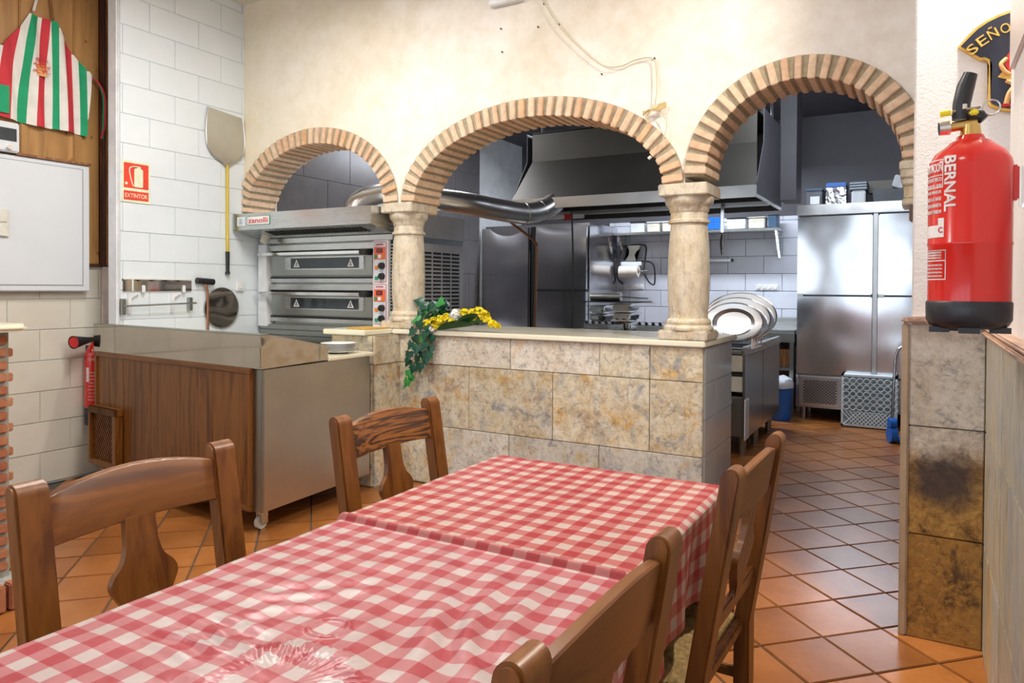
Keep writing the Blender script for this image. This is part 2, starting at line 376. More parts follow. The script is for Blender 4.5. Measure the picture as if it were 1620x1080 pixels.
def frame_from(d):
    d = d.normalized(); a = Vector((0, 0, 1)) if abs(d.z) < .9 else Vector((1, 0, 0))
    x = d.cross(a).normalized(); y = d.cross(x).normalized()
    return x, y
def cyl(bm, p0, p1, r, r2=None, seg=20, caps=True):
    p0, p1 = Vector(p0), Vector(p1); r2 = r if r2 is None else r2
    x, y = frame_from(p1-p0)
    A = [bm.verts.new(p0+(x*math.cos(t)+y*math.sin(t))*r) for t in [2*PI*i/seg for i in range(seg)]]
    Bv = [bm.verts.new(p1+(x*math.cos(t)+y*math.sin(t))*r2) for t in [2*PI*i/seg for i in range(seg)]]
    for i in range(seg): bm.faces.new((A[i], A[(i+1) % seg], Bv[(i+1) % seg], Bv[i]))
    if caps: bm.faces.new(A[::-1]); bm.faces.new(Bv)
    return bm
def tube(bm, pts, r, seg=10, closed=False):
    pts = [Vector(p) for p in pts]; n = len(pts); rings = []
    x = None
    for i, p in enumerate(pts):
        if closed: d = pts[(i+1) % n]-pts[i-1]
        else: d = pts[min(i+1, n-1)]-pts[max(i-1, 0)]
        d.normalize()
        if x is None: x, _ = frame_from(d)
        x = (x-d*x.dot(d)).normalized(); y = d.cross(x)
        rr_ = r[i] if isinstance(r, (list, tuple)) else r
        rings.append([bm.verts.new(p+(x*math.cos(2*PI*k/seg)+y*math.sin(2*PI*k/seg))*rr_) for k in range(seg)])
    for i in range(n if closed else n-1):
        a, b = rings[i], rings[(i+1) % n]
        for k in range(seg): bm.faces.new((a[k], a[(k+1) % seg], b[(k+1) % seg], b[k]))
    if not closed: bm.faces.new(rings[0][::-1]); bm.faces.new(rings[-1])
    return bm
def lathe(bm, prof, cx, cy, seg=32, sx=1, sy=1):
    """prof: list of (r, z)"""
    rings = []
    for r, z in prof:
        if r < 1e-5: rings.append([bm.verts.new((cx, cy, z))])
        else: rings.append([bm.verts.new((cx+r*sx*math.cos(2*PI*k/seg), cy+r*sy*math.sin(2*PI*k/seg), z)) for k in range(seg)])
    for a, b in zip(rings, rings[1:]):
        for k in range(seg):
            k2 = (k+1) % seg
            if len(a) == 1 and len(b) == 1: continue
            if len(a) == 1: bm.faces.new((a[0], b[k], b[k2]))
            elif len(b) == 1: bm.faces.new((a[k], a[k2], b[0]))
            else: bm.faces.new((a[k], a[k2], b[k2], b[k]))
    if len(rings[0]) > 1: bm.faces.new(rings[0][::-1])
    if len(rings[-1]) > 1: bm.faces.new(rings[-1])
    return bm
def prism(bm, poly, lo, hi, axis='y'):
    """2D polygon extruded. axis y: poly=(x,z); axis x: poly=(y,z); axis z: poly=(x,y)"""
    def P(a, b, t): return {'y': (a, t, b), 'x': (t, a, b), 'z': (a, b, t)}[axis]
    A = [bm.verts.new(P(a, b, lo)) for a, b in poly]; Bv = [bm.verts.new(P(a, b, hi)) for a, b in poly]
    n = len(poly)
    for i in range(n): bm.faces.new((A[i], A[(i+1) % n], Bv[(i+1) % n], Bv[i]))
    fa = bm.faces.new(A[::-1]); fb = bm.faces.new(Bv)
    if n > 4: bmesh.ops.triangulate(bm, faces=[fa, fb])
    return bm
def bez(pts, n=24):
    """Catmull-Rom through pts"""
    P = [Vector(p) for p in pts]; P = [P[0]*2-P[1]]+P+[P[-1]*2-P[-2]]; out = []
    for i in range(1, len(P)-2):
        for k in range(n):
            t = k/n; a, b, c, d = P[i-1], P[i], P[i+1], P[i+2]
            out.append(.5*((2*b)+(c-a)*t+(2*a-5*b+4*c-d)*t*t+(3*b-a-3*c+d)*t**3))
    out.append(P[-2]); return out
BOLD = [0.0]
def textbm(s, size, depth=.001):
    cu = bpy.data.curves.new('t', 'FONT'); cu.body = s; cu.size = size; cu.extrude = depth; cu.align_x = 'LEFT'; cu.offset = BOLD[0]; cu.resolution_u = 3
    o = bpy.data.objects.new('t', cu); COL.objects.link(o)
    bpy.context.view_layer.update()
    me = bpy.data.meshes.new_from_object(o.evaluated_get(bpy.context.evaluated_depsgraph_get()))
    bm = nb(); bm.from_mesh(me); bpy.data.objects.remove(o); bpy.data.meshes.remove(me)
    return bm
def fit_text(s, W, Hh, depth=.001, bold=0):
    bm = textbm(s, 1, depth)
    xs = [v.co.x for v in bm.verts]; ys = [v.co.y for v in bm.verts]
    x0, x1, y0, y1 = min(xs), max(xs), min(ys), max(ys)
    for v in bm.verts:
        v.co.x = (v.co.x-x0)/(x1-x0)*W; v.co.y = (v.co.y-y0)/(y1-y0)*Hh
    return bm
def xf(bm, fn):
    for v in bm.verts: v.co = Vector(fn(v.co))
    return bm
def inst(name, me, parent, loc, scale=(1, 1, 1), rot=(0, 0, 0), label=None):
    o = bpy.data.objects.new(name, me); COL.objects.link(o); o.location = Vector(loc)-OFF.get(parent.name, Vector()) if parent else loc
    o.scale = scale; o.rotation_euler = rot
    if parent: o.parent = parent
    if label: o['label'] = label
    return o
def mesh_of(bm, mat, name, smooth=False):
    bmesh.ops.recalc_face_normals(bm, faces=bm.faces)
    me = bpy.data.meshes.new(name); bm.to_mesh(me); bm.free(); me.materials.append(MT[mat])
    if smooth:
        me.polygons.foreach_set('use_smooth', [True]*len(me.polygons))
    return me
def copy_tree(root, loc, rotz, label=None, group=None, mats=None):
    r = root.copy(); COL.objects.link(r); r.location = loc; r.rotation_euler = (0, 0, rotz)
    if label: r['label'] = label
    if group: r['group'] = group
    def rec(src, dst):
        for ch in list(src.children):
            c = ch.copy(); COL.objects.link(c); c.parent = dst; rec(ch, c)
    rec(root, r); return r

# ------------------------------------------------------------------ room shell
W0 = 4.01           # front face of the arcade wall
WB = 4.30           # its back face
CZ = 3.63           # dining ceiling
XL, XT = -5.17, -4.80   # wood-panelled wall, tiled wall
SLAB = Bx(-5.6, 1.0, -2.0, 9.2, -.12, -.008)
floor = struct('floor', SLAB, 'grout')
struct('ceiling', Bx(-5.6, 1.0, -2.0, WB, CZ, CZ+.1), 'ceiling')
struct('ceiling_kitchen', Bx(-5.6, 1.0, WB, 9.2, 3.3, 3.4), 'darkwall')
# floor tiles laid on the diagonal
TS = .195*math.sqrt(2)
tme = mesh_of(Bx(-TS/2+.004, TS/2-.004, -TS/2+.004, TS/2-.004, -.012, 0, bev=.003), 'floor', 'tile')
rest = nb(); ntile = 0
def cam_px(x, y, z):
    v = Vector((x, y, z-H)); d = v.dot(fw)
    if d < .1: return None
    return 810+1137.98*v.dot(rr)/d, 471.6-1137.98*v.dot(uu)/d
for i in range(-26, 8):
    for j in range(-26, 30):
        if (i+j) % 2 == 0: continue
        x = -.318+.195*i; y = 3.417+.195*j
        if x < XL+.05 or x > .95 or y < -1.9 or y > 8.9: continue
        near = False
        p = cam_px(x, y, 0)
        if p and -60 < p[0] < 1680 and p[1] < 1130:
            if y > 4.0: near = x > -1.35 and x < .2 and y < 8.0 and p[0] > 1150
            elif x > -.75: near = x < .35 and p[0] > 1060
            else: near = x < -1.45 and p[0] < 700 and not (x < -2.9 and y > 3.0)
        if near:
            inst('tile', tme, floor, (x, y, R_.uniform(-.0012, .0004)), rot=(0, 0, PI/4+R_.uniform(-.004, .004)+R_.randrange(4)*PI/2)); ntile += 1
        else:
            mm = Matrix.Translation((x, y, 0)) @ Matrix.Rotation(PI/4, 4, 'Z')
            box(rest, -TS/2+.004, TS/2-.004, -TS/2+.004, TS/2-.004, -.012, 0, mat4=mm)
o = obj('tile_field', rest, 'floor', floor); o['kind'] = 'stuff'
print('floor tiles', ntile)

def tile_wall(wall, mat, axis, plane, u0, u1, z0, z1, tw, th, joint, uoff, zoff, face, name='tile', skip=None, alt=.5):
    """tiles proud of a plane. axis 'x': plane x=plane, running along y; axis 'y': plane y=plane, along x. face=+1/-1 outward"""
    cache = {}
    k0 = math.floor((z0-zoff)/th); k1 = math.ceil((z1-zoff)/th)
    for k in range(k0, k1):
        a, b = max(z0, zoff+k*th), min(z1, zoff+(k+1)*th)
        if b-a < .015: continue
        s = uoff+(alt*tw if k % 2 else 0)
        i0 = math.floor((u0-s)/tw); i1 = math.ceil((u1-s)/tw)
        for i in range(i0, i1):
            c, d = max(u0, s+i*tw), min(u1, s+(i+1)*tw)
            if d-c < .012: continue
            if skip and skip((c+d)/2, (a+b)/2): continue
            key = (round(d-c, 3), round(b-a, 3))
            if key not in cache:
                hw, hh = (d-c)/2-joint/2, (b-a)/2-joint/2; t = .006
                bb = Bx(-t, t, -hw, hw, -hh, hh, bev=.0022) if axis == 'x' else Bx(-hw, hw, -t, t, -hh, hh, bev=.0022)
                cache[key] = mesh_of(bb, mat, name)
            loc = (plane+face*.001, (c+d)/2, (a+b)/2) if axis == 'x' else ((c+d)/2, plane+face*.001, (a+b)/2)
            inst(name, cache[key], wall, loc, rot=(0, R_.uniform(-.002, .002) if axis == 'x' else 0, 0))

# left wall with pine boards above cream tiles
wl = struct('wall_left', Bx(XL-.25, XL, -2.0, 3.16, 0, CZ), 'backing')
tile_wall(wl, 'creamtile', 'x', XL, 1.3, 3.06, 0.01, 1.50, .40, .2085, .004, 2.64, .845-.2085*4, 1)
bm = nb()
ys = [-1.2+.35*i for i in range(12)]  # boards between battens
k = 0
for y0 in [2.855+.02-.345*i for i in range(9)]:
    y1 = min(y0+.345, 3.04)
    obj('pine_board', Bx(XL, XL+.018, y0-.0, y1-.004, 1.50, CZ-.02, bev=.002), 'pine', wl)
for yb in [2.855-.345*i for i in range(6)]:
    obj('pine_batten', Bx(XL+.014, XL+.034, yb, yb+.055, 1.50, CZ-.02, bev=.006), 'pine', wl)
obj('rail', Bx(XL-.01, XL+.028, 1.0, 3.12, 1.488, 1.512, bev=.004), 'darktrim', wl)
# tiled wall standing proud of it, its rounded white corner
wt = struct('wall_left_tiled', Bx(XT-.095, XT, 2.962, 9.0, 0, CZ), 'backing')
struct('wall_left_core', Bx(XT-.6, XT-.09, 3.145, 9.0, 0, CZ), 'backing')
tile_wall(wt, 'whitetile', 'x', XT, 2.972, 4.36, .9, CZ, .40, .2035, .002, 3.19, 1.12, 1, alt=.5)
tile_wall(wt, 'shadetile', 'x', XT, 4.36, 7.6, .9, 3.3, .60, .407, .003, 4.36, 1.12, 1)  # darker tile colour stands in for light falling off beyond the arch
struct('trim_1', Bx(XT-.10, XT+.009, 2.948, 2.972, 0, CZ, bev=.010), 'white', smooth=True)
struct('trim_2', Bx(XL, XL+.03, 3.06, 3.14, 0, 1.49), 'pinkwhite')
struct('trim_3', Bx(XL, XL+.055, 3.075, 3.14, 1.50, CZ, bev=.008), 'browntrim')
struct('trim_4', Bx(XL, XL+.045, 3.04, 3.075, 1.50, CZ, bev=.008), 'darktrim')

# arcade wall with three arched openings
ARCH = [(-4.035, 1.945, .83, .612), (-2.173, 1.945, 1.002, .605), (-.567, 1.985, .598, .585)]
def arcz(a, t): cx, cz, A, Bb = a; return (cx+A*math.cos(t), cz+Bb*math.sin(t))
wb = nb()
def lowz(x):
    for cx, cz, A, Bb in ARCH:
        if abs(x-cx) < A: return cz+Bb*math.sqrt(max(0, 1-((x-cx)/A)**2))
    return 1.945
xs_ = {XT, .62}
for cx, cz, A, Bb in ARCH:
    for k in range(65): xs_.add(round(cx-A*math.cos(PI*k/64), 5))
xs_ = sorted(x for x in xs_ if XT <= x <= .62); cols = []
for x in xs_:
    z = lowz(x); cols.append([wb.verts.new(p) for p in ((x, W0, z), (x, W0, CZ), (x, WB, CZ), (x, WB, z))])
for a, b in zip(cols, cols[1:]):
    for e in range(4): wb.faces.new((a[e], a[(e+1) % 4], b[(e+1) % 4], b[e]))
wb.faces.new(cols[0]); wb.faces.new(cols[-1][::-1])
wa = struct('wall_arcade', wb, 'stucco')
RT = .122
for ai, a in enumerate(ARCH):
    cx, cz, A, Bb = a
    lo, hi = 0, PI
    # mortar ring
    bmm = nb(); n = 60; prev = None
    for k in range(n+1):
        t = PI*k/n
        c_, s_ = math.cos(t), math.sin(t)
        q = [bmm.verts.new(p) for p in ((cx+(A+.002)*c_, W0-.006, cz+(Bb+.002)*s_), (cx+(A-RT+.010)*c_, W0-.006, cz+(Bb-RT+.010)*s_),
             (cx+(A-RT+.010)*c_, WB-.004, cz+(Bb-RT+.010)*s_), (cx+(A+.002)*c_, WB-.004, cz+(Bb+.002)*s_))]
        if prev:
            for e in range(4): bmm.faces.new((prev[e], prev[(e+1) % 4], q[(e+1) % 4], q[e]))
        else: bmm.faces.new(q)
        prev = q
    bmm.faces.new(prev[::-1])
    obj('arch_mortar', bmm, 'mortar', wa)
    # brick positions equally spaced along the mid ellipse
    am, bmn = A-RT/2, Bb-RT/2; S = [0]; M = 720
    for k in range(M):
        t0, t1 = PI*k/M, PI*(k+1)/M
        S.append(S[-1]+math.hypot(am*(math.cos(t1)-math.cos(t0)), bmn*(math.sin(t1)-math.sin(t0))))
    per = .0655; nbk = int(S[-1]/per); step = S[-1]/nbk; j = 0
    bme = mesh_of(Bx(-.5, .5, -.5, .5, -.5, .5, bev=0), 'brick', 'brick')
    base = nb(); box(base, -.019, .019, W0-.022, WB+.006, -RT/2, RT/2, bev=.004)
    bmesh.ops.translate(base, verts=base.verts, vec=(0, -(W0+WB)/2, 0)); bme = mesh_of(base, 'brick', 'brick')
    for q in range(nbk):
        s = (q+.5)*step
        while S[j] < s: j += 1
        t = PI*j/M
        tx, tz = -am*math.sin(t), bmn*math.cos(t); nx, nz = bmn*math.cos(t), am*math.sin(t)
        L_ = math.hypot(nx, nz); nx /= L_; nz /= L_
        x, z = cx+am*math.cos(t), cz+bmn*math.sin(t)
        if x < XT-.06 or x > .02: continue
        ang = math.atan2(nx, nz)
        inst('brick', bme, wa, (x, (W0+WB)/2+R_.uniform(-.003, .003), z), rot=(0, ang+R_.uniform(-.03, .03), 0),
             scale=(R_.uniform(.88, 1.12), 1, R_.uniform(.97, 1.02)))
# small square plaster pieces filling over the capitals are part of the wall polygon
# old screw holes and nails on the plaster
for (x, z) in ((-2.37, 3.02), (-2.10, 2.985), (-1.955, 2.975), (-1.67, 2.63), (-1.345, 2.675), (-2.06, 3.12), (-1.94, 3.14), (-2.36, 2.87)):
    obj('nail', cyl(nb(), (x, W0+.002, z), (x, W0-.014, z+.002), .004, seg=8), 'blackmatte', wa)

# kitchen walls
wk = struct('wall_kitchen_back', Bx(-5.2, 1.0, 8.70, 8.9, 0, 3.3), 'darkwall')
tile_wall(wk, 'kitchentile', 'y', 8.69, -3.5, -1.0, .85, 2.20, .408, .2025, .0045, -2.20, 1.745-.2025*4, -1)
struct('wall_right_kitchen', Bx(.62, .85, 3.0, 9.0, 0, CZ), 'darkwall')
struct('wall_kitchen_side', Bx(.03, .2, WB, 8.7, 0, 3.3), 'darkwall')

# pier and right-hand walls
wp = struct('wall_pier', Bx(-.031, .62, 3.206, WB, 1.245, CZ, bev=.006), 'plaster')
wpl = struct('wall_pier_lower', Bx(-.030, .214, 3.222, WB, 0, 1.228), 'mortar')
for nme, a in (('trim_5', (-.066, .214, 3.165, 3.30, 1.225, 1.247)),):
    struct(nme, Bx(*a, bev=.008), 'caprail')
struct('trim_6', Bx(-.064, -.036, 3.196, 3.26, 0, 1.225, bev=.006), 'striptrim')
for (z0, z1, mt) in ((0, .404, 'stone_brown'), (.406, .825, 'stone_mix'), (.827, 1.224, 'stone_pale')):
    obj('stone_slab', Bx(-.035, .212, 3.203+R_.uniform(0, .003), 3.225, z0+.001, z1-.001, bev=.003), mt, wpl)
wr = struct('wall_right', Bx(.25, .62, -2.0, 2.885, 1.18, CZ, bev=.004), 'plaster')
wrl = struct('wall_right_lower', Bx(.228, .62, -2.0, 3.206, 0, 1.19), 'mortar')
for i in range(6):
    y1 = 3.203-.62*i; y0 = y1-.617
    for (z0, z1) in ((0, .404), (.406, .825), (.827, 1.185)):
        obj('stone_slab', Bx(.214, .232, y0, y1, z0+.001, z1-.001, bev=.003), 'stone_streak', wrl)
o = struct('trim_7', Bx(.196, .262, -1.9, 3.20, 1.186, 1.202, bev=.005), 'caprail')
struct('trim_8', Bx(.205, .262, -1.9, 3.20, 1.202, 1.216, bev=.005), 'caprail')
# rear wall of the dining room with its street windows, behind the camera
for i, a in enumerate([(-5.4, .62, 0, .55), (-5.4, .62, 2.95, CZ)]):
    struct('wall_front' if i == 0 else 'wall_front_upper', Bx(a[0], a[1], -2.1, -2.0, a[2], a[3]), 'plaster')
struct('wall_front_side', Bx(-5.4, -4.9, -2.1, -2.0, .55, 2.95), 'plaster')
struct('window_1', Bx(-4.9, .62, -2.09, -2.03, .55, .60), 'darktrim')
for i, x in enumerate((-3.5, -2.1, -.7)):
    struct('trim_%d' % (9+i), Bx(x-.04, x+.04, -2.09, -2.02, .55, 2.95), 'darktrim')

# ------------------------------------------------------------------ stone-clad counter
ct = thing('service_counter', 'stone-clad service counter with cream marble top below the two columns', 'counter', (-2.1, 4.3, 0))
obj('core', Bx(-3.18, -1.06, 4.03, 4.68, 0, 1.025), 'mortar', ct)
obj('core', Bx(-3.56, -3.19, 3.75, 4.13, 0, 1.025), 'mortar', ct)
obj('countertop', Bx(-3.24, -1.035, 3.985, 4.78, 1.028, 1.062, bev=.006), 'marble_cream', ct)
obj('countertop', Bx(-3.62, -3.243, 3.70, 4.19, 1.028, 1.064, bev=.006), 'marble_cream', ct)
R1 = [(.832, 1.024, [-3.19, -2.906, -2.289, -1.672, -1.36, -1.052]), (.411, .829, [-3.19, -2.604, -1.984, -1.36, -1.052]), (.01, .408, [-3.19, -2.916, -2.296, -1.673, -1.052])]
mats = ['stone', 'stone_pale', 'stone_pale', 'stone', 'stone', 'stone', 'stone', 'stone', 'stone', 'stone', 'stone_grey', 'stone_grey', 'stone_grey', 'stone_grey']
q = 0
for z0, z1, xs in R1:
    for x0, x1 in zip(xs, xs[1:]):
        obj('stone_slab', Bx(x0+.0015, x1-.0015, W0-.004+R_.uniform(0, .004), 4.032, z0, z1, bev=.003), mats[q % len(mats)], ct); q += 1
for z0, z1 in ((.832, 1.024), (.411, .829), (.01, .408)):
    obj('stone_slab', Bx(-3.207, -3.187, 3.745, 4.03, z0, z1, bev=.003), 'stone', ct)
    obj('stone_slab', Bx(-3.57, -3.208, 3.737, 3.756, z0, z1, bev=.003), 'stone', ct)
cw = {}
for r, (z0, z1) in enumerate(((.822, 1.024), (.618, .82), (.414, .616), (.21, .412), (.006, .208))):
    ysr = [4.035, 4.28, 4.68] if r % 2 else [4.035, 4.50, 4.68]
    for y0, y1 in zip(ysr, ysr[1:]):
        obj('tile', Bx(-1.062, -1.045, y0+.002, y1-.002, z0, z1, bev=.002), 'greytile', ct)

# ------------------------------------------------------------------ columns
def column(cx, lab):
    t = thing('stone_column', lab, 'column', (cx, 4.13, 1.062))
    obj('plinth', Bx(cx-.142, cx+.142, 3.992, 4.268, 1.062, 1.118, bev=.008), 'column', t)
    prof = [(.142, 1.118), (.145, 1.128), (.140, 1.142), (.128, 1.150), (.132, 1.162), (.126, 1.178), (.114, 1.186), (.110, 1.205), (.117, 1.3), (.119, 1.42),
            (.115, 1.58), (.106, 1.70), (.104, 1.728)]
    obj('shaft', lathe(nb(), prof, cx, 4.13, 36), 'column', t, smooth=True)
    prof = [(.104, 1.728), (.118, 1.733), (.118, 1.748), (.106, 1.754), (.104, 1.79), (.112, 1.800), (.112, 1.815), (.122, 1.828), (.134, 1.842), (.138, 1.860), (.138, 1.880)]
    obj('capital', lathe(nb(), prof, cx, 4.13, 36), 'column', t, smooth=True)
    obj('impost', Bx(cx-.140, cx+.140, 3.982, 4.29, 1.880, 1.948, bev=.006), 'column', t)
column(-3.205, 'mottled stone column beside the pizza oven, ivy at its foot')
column(-1.172, 'mottled stone column at the right end of the counter')
t = thing('half_capital', 'carved stone half capital under the right foot of the tall arch', 'capital', (-.06, 4.1, 1.7))
obj('moulding', Bx(-.10, -.032, 3.99, 4.28, 1.94, 1.985, bev=.006), 'column', t)
for z0, z1, e in ((1.90, 1.94, .02), (1.865, 1.90, .012), (1.80, 1.865, .004), (1.77, 1.80, .012)):
    obj('moulding', Bx(-.075-e, -.032, 4.0-e, 4.26, z0, z1, bev=.006), 'column', t)

# ------------------------------------------------------------------ pizza oven
ov = thing('pizza_oven', 'stainless twin-deck pizza oven with extraction canopy in the left arch', 'oven', (-4.06, 4.6, 0))
OX0, OX1, OY = -4.765, -3.365, 4.15
bm = Bx(OX0, OX1, OY+.05, 5.07, .12, 1.745)
body = obj('body', bm, 'steel_dark', ov)
obj('corner_post', Bx(OX0, OX0+.10, OY-.02, OY+.06, 1.03, 1.70, bev=.004), 'white', ov)
obj('top_trim', Bx(OX0, OX1, OY-.005, OY+.06, 1.705, 1.745, bev=.006), 'steel', ov)
for k, zt in enumerate((1.69, 1.375)):
    # recessed deck front: frame strips, door, window
    obj('front_rail', Bx(OX0+.10, -3.54, OY+.0, OY+.06, zt-.045, zt, bev=.006), 'steel', ov)
    obj('dark_gap', Bx(OX0+.10, -3.56, OY+.03, OY+.055, zt-.075, zt-.045), 'blackmatte', ov)
    d = obj('door', Bx(OX0+.13, -3.56, OY+.005, OY+.05, zt-.245, zt-.077, bev=.006), 'steel_dark', ov)
    obj('window_frame', Bx(-4.47, -3.64, OY-.004, OY+.01, zt-.20, zt-.098, bev=.003), 'steel', d)
    obj('window_glass', Bx(-4.40, -3.69, OY-.008, OY-.003, zt-.19, zt-.108), 'glassdark', d)
    for xx in (-4.335, -3.765):
        b2 = nb(); prism(b2, [(xx-.032, zt-.178), (xx+.032, zt-.178), (xx, zt-.118)], OY-.0095, OY-.0085); obj('warning_triangle', b2, 'whiteprint', d)
        b2 = nb(); prism(b2, [(xx-.018, zt-.171), (xx+.018, zt-.171), (xx, zt-.134)], OY-.0102, OY-.0096); obj('warning_mark', b2, 'glassdark', d)
        b2 = nb()
        for q in (-.008, 0, .008): tube(b2, [(xx+q, OY-.0106, zt-.167), (xx+q+.003, OY-.0106, zt-.160), (xx+q-.002, OY-.0106, zt-.152)], .0012, 6)
        obj('heat_symbol', b2, 'whiteprint', d)
    h = nb(); box(h, -4.73, -3.62, OY-.065, OY-.035, zt-.085, zt-.062, bev=.006)
    for xx in (-4.70, -3.64): box(h, xx-.012, xx+.012, OY-.04, OY+.01, zt-.082, zt-.065)
    obj('handle', h, 'bright', ov)
    h = nb(); box(h, -3.64, -3.555, OY-.07, OY+.01, zt-.095, zt-.052, bev=.01); obj('handle_bracket', h, 'black', ov)
    for zz, hh, mt in ((zt-.262, .012, 'blackmatte'), (zt-.285, .03, 'steel')):
        obj('front_rail', Bx(OX0+.11, -3.56, OY+.01, OY+.055, zz-hh/2, zz+hh/2, bev=.002), mt, ov)
# lower proofing cabinet rails
for zz in (1.03, .985, .94): obj('front_rail', Bx(OX0, OX1-.02, OY, OY+.06, zz-.02, zz+.02, bev=.006), 'steel_dark', ov)
obj('lower_panel', Bx(OX0, OX1-.02, OY+.02, OY+.06, .14, .90, bev=.004), 'steel_dark', ov)
# control strip
obj('control_strip', Bx(-3.53, -3.388, OY-.03, OY+.06, 1.04, 1.70, bev=.004), 'white', ov)
for k, zt in enumerate((1.685, 1.375)):
    p = obj('control_panel', Bx(-3.515, -3.403, OY-.034, OY-.028, zt-.29, zt), 'panelgrey', ov)
    obj('border', Bx(-3.519, -3.399, OY-.032, OY-.0295, zt-.294, zt+.004), 'redlabel', p)
    obj('display_panel', Bx(-3.510, -3.408, OY-.038, OY-.033, zt-.125, zt-.035), 'orange', p)
    obj('display', Bx(-3.487, -3.431, OY-.041, OY-.037, zt-.078, zt-.045), 'glassdark', p)
    b2 = fit_text('88', .03, .018); xf(b2, lambda c: (-3.474+c.x, OY-.0415-c.z, zt-.071+c.y)); obj('digits', b2, 'redlabel', p)
    obj('button', Bx(-3.505, -3.481, OY-.041, OY-.037, zt-.117, zt-.092), 'green', p)
    obj('button', Bx(-3.472, -3.443, OY-.041, OY-.037, zt-.117, zt-.092), 'whiteprint', p)
    obj('button', Bx(-3.437, -3.414, OY-.041, OY-.037, zt-.117, zt-.092), 'amber', p)
    for zz, mt in ((zt-.185, 'amber'), (zt-.262, 'green')):
        obj('switch', Bx(-3.503, -3.474, OY-.041, OY-.033, zz-.014, zz+.012, bev=.002), mt, p)
        kb = nb(); cyl(kb, (-3.436, OY-.03, zz+.012), (-3.436, OY-.058, zz+.012), .027, .022, seg=20); box(kb, -3.440, -3.432, OY-.063, OY-.055, zz-.010, zz+.034)
        obj('knob', kb, 'black', p)
    b2 = fit_text('ELECTRONIC' if k == 0 else 'ELECTRONIC', .07, .011); xf(b2, lambda c: (-3.495+c.x, OY-.0355-c.z, zt-.022+c.y)); obj('print', b2, 'redlabel', p)
# vent strip and edge
obj('vent_strip', Bx(-3.386, -3.352, OY, OY+.06, 1.04, 1.70), 'blackmatte', ov)
for k in range(26): obj('vent_bar', Bx(-3.384, -3.354, OY-.006, OY+.0, 1.05+.0245*k, 1.059+.0245*k), 'steel', ov)
obj('edge_strip', Bx(-3.354, -3.335, OY-.012, OY+.05, 1.04, 1.70, bev=.002), 'white', ov)
# side louvre panel (faces the counter)
sd = obj('side_panel', Bx(-3.366, -3.350, 4.25, 5.06, .9, 1.70, bev=.003), 'steel_side', ov)
lb = nb()
lme = mesh_of(Bx(-.003, .003, -.052, .052, -.008, .008), 'blackmatte', 'louvre')
for c in range(5):
    for r in range(19):
        inst('louvre', lme, sd, (-3.3485, 4.42+.13*c, 1.625-.031*r))
hb = nb(); box(hb, OX0, -3.352, 4.20, 5.075, 1.745, 1.93, bev=.003); obj('canopy_box', hb, 'steel_side', ov)
# canopy hood
cn = nb(); prism(cn, [(3.89, 1.80), (3.89, 1.928), (4.25, 1.935), (4.25, 1.75), (4.13, 1.75)], OX0-.01, -3.35, 'x'); cno = obj('canopy', cn, 'steel', ov)
gx = mesh_of(Bx(-.011, .011, -.002, .002, -.0055, .0055), 'blackmatte', 'slot')
nrm = math.atan2(.05, .24)
for r in range(4):
    for c in range(27):
        f = .30+.12*r; yy = 3.89+.24*f; zz = 1.80-.05*f
        inst('slot', gx, cno, (-4.47+.037*c, yy, zz-.001), rot=(math.radians(90)-nrm, 0, 0), scale=(1, 1, 2.2))
b2 = nb(); box(b2, -4.60, -4.36, 3.884, 3.889, 1.838, 1.900); obj('badge', b2, 'whiteprint', cno)
obj('badge_border', Bx(-4.604, -4.356, 3.886, 3.8895, 1.834, 1.904), 'green', cno)
b2 = fit_text('zanolli', .215, .040, .0012); xf(b2, lambda c: (-4.588+c.x, 3.8825-c.z, 1.850+c.y)); obj('lettering', b2, 'redlabel', cno)
obj('badge', Bx(-4.72, -4.63, 3.884, 3.889, 1.832, 1.902), 'board', cno)
b2 = nb(); cyl(b2, (-4.675, 3.884, 1.868), (-4.675, 3.882, 1.868), .026, seg=20); obj('badge_emblem', b2, 'panelgrey', cno)
b2 = fit_text('Z', .026, .030, .001); xf(b2, lambda c: (-4.688+c.x, 3.880-c.z, 1.853+c.y)); obj('badge_letter', b2, 'greytrim', cno)
# canopy lamp on the left underside
b2 = nb(); cyl(b2, (-4.60, 4.07, 1.76), (-4.60, 4.04, 1.71), .035, .028, seg=16); obj('lamp_holder', b2, 'beigeplastic', ov)
for xx in (OX0+.08, OX1-.08):
    for yy in (4.25, 5.0): obj('foot', cyl(nb(), (xx, yy, 0), (xx, yy, .13), .025, seg=12), 'black', ov)

# exhaust duct from the oven to the hood
dp = bez([(-4.12, 4.58, 1.93), (-4.10, 4.60, 2.05), (-3.97, 4.72, 2.13), (-3.80, 4.84, 2.125), (-3.47, 5.20, 2.09), (-3.30, 5.52, 2.055), (-3.17, 5.80, 2.04), (-3.08, 5.98, 2.08), (-3.0, 6.10, 2.17)], 10)
t = thing('exhaust_duct', 'shiny steel exhaust duct running from the pizza oven canopy to the hood', 'duct', (-4.12, 4.58, 1.93))
obj('pipe', tube(nb(), dp, .098, 28), 'duct', t, smooth=True)
for idx in (14, 60, 70):
    p = dp[idx]; d = (dp[idx+1]-dp[idx]).normalized()
    obj('joint_ring', cyl(nb(), p-d*.008, p+d*.008, .103, seg=28), 'duct', t, smooth=True)

# ------------------------------------------------------------------ extraction hood
hd = thing('extraction_hood', 'large dark stainless extraction hood hanging over the cooking range', 'hood', (-2.3, 6.6, 2.1))
hx0, hx1 = -3.42, -1.157
HP = [(6.0, 2.1), (6.0, 2.196), (6.30, 2.60), (6.30, 2.878), (7.12, 2.90), (7.12, 2.55), (7.17, 2.2), (7.17, 2.1)]
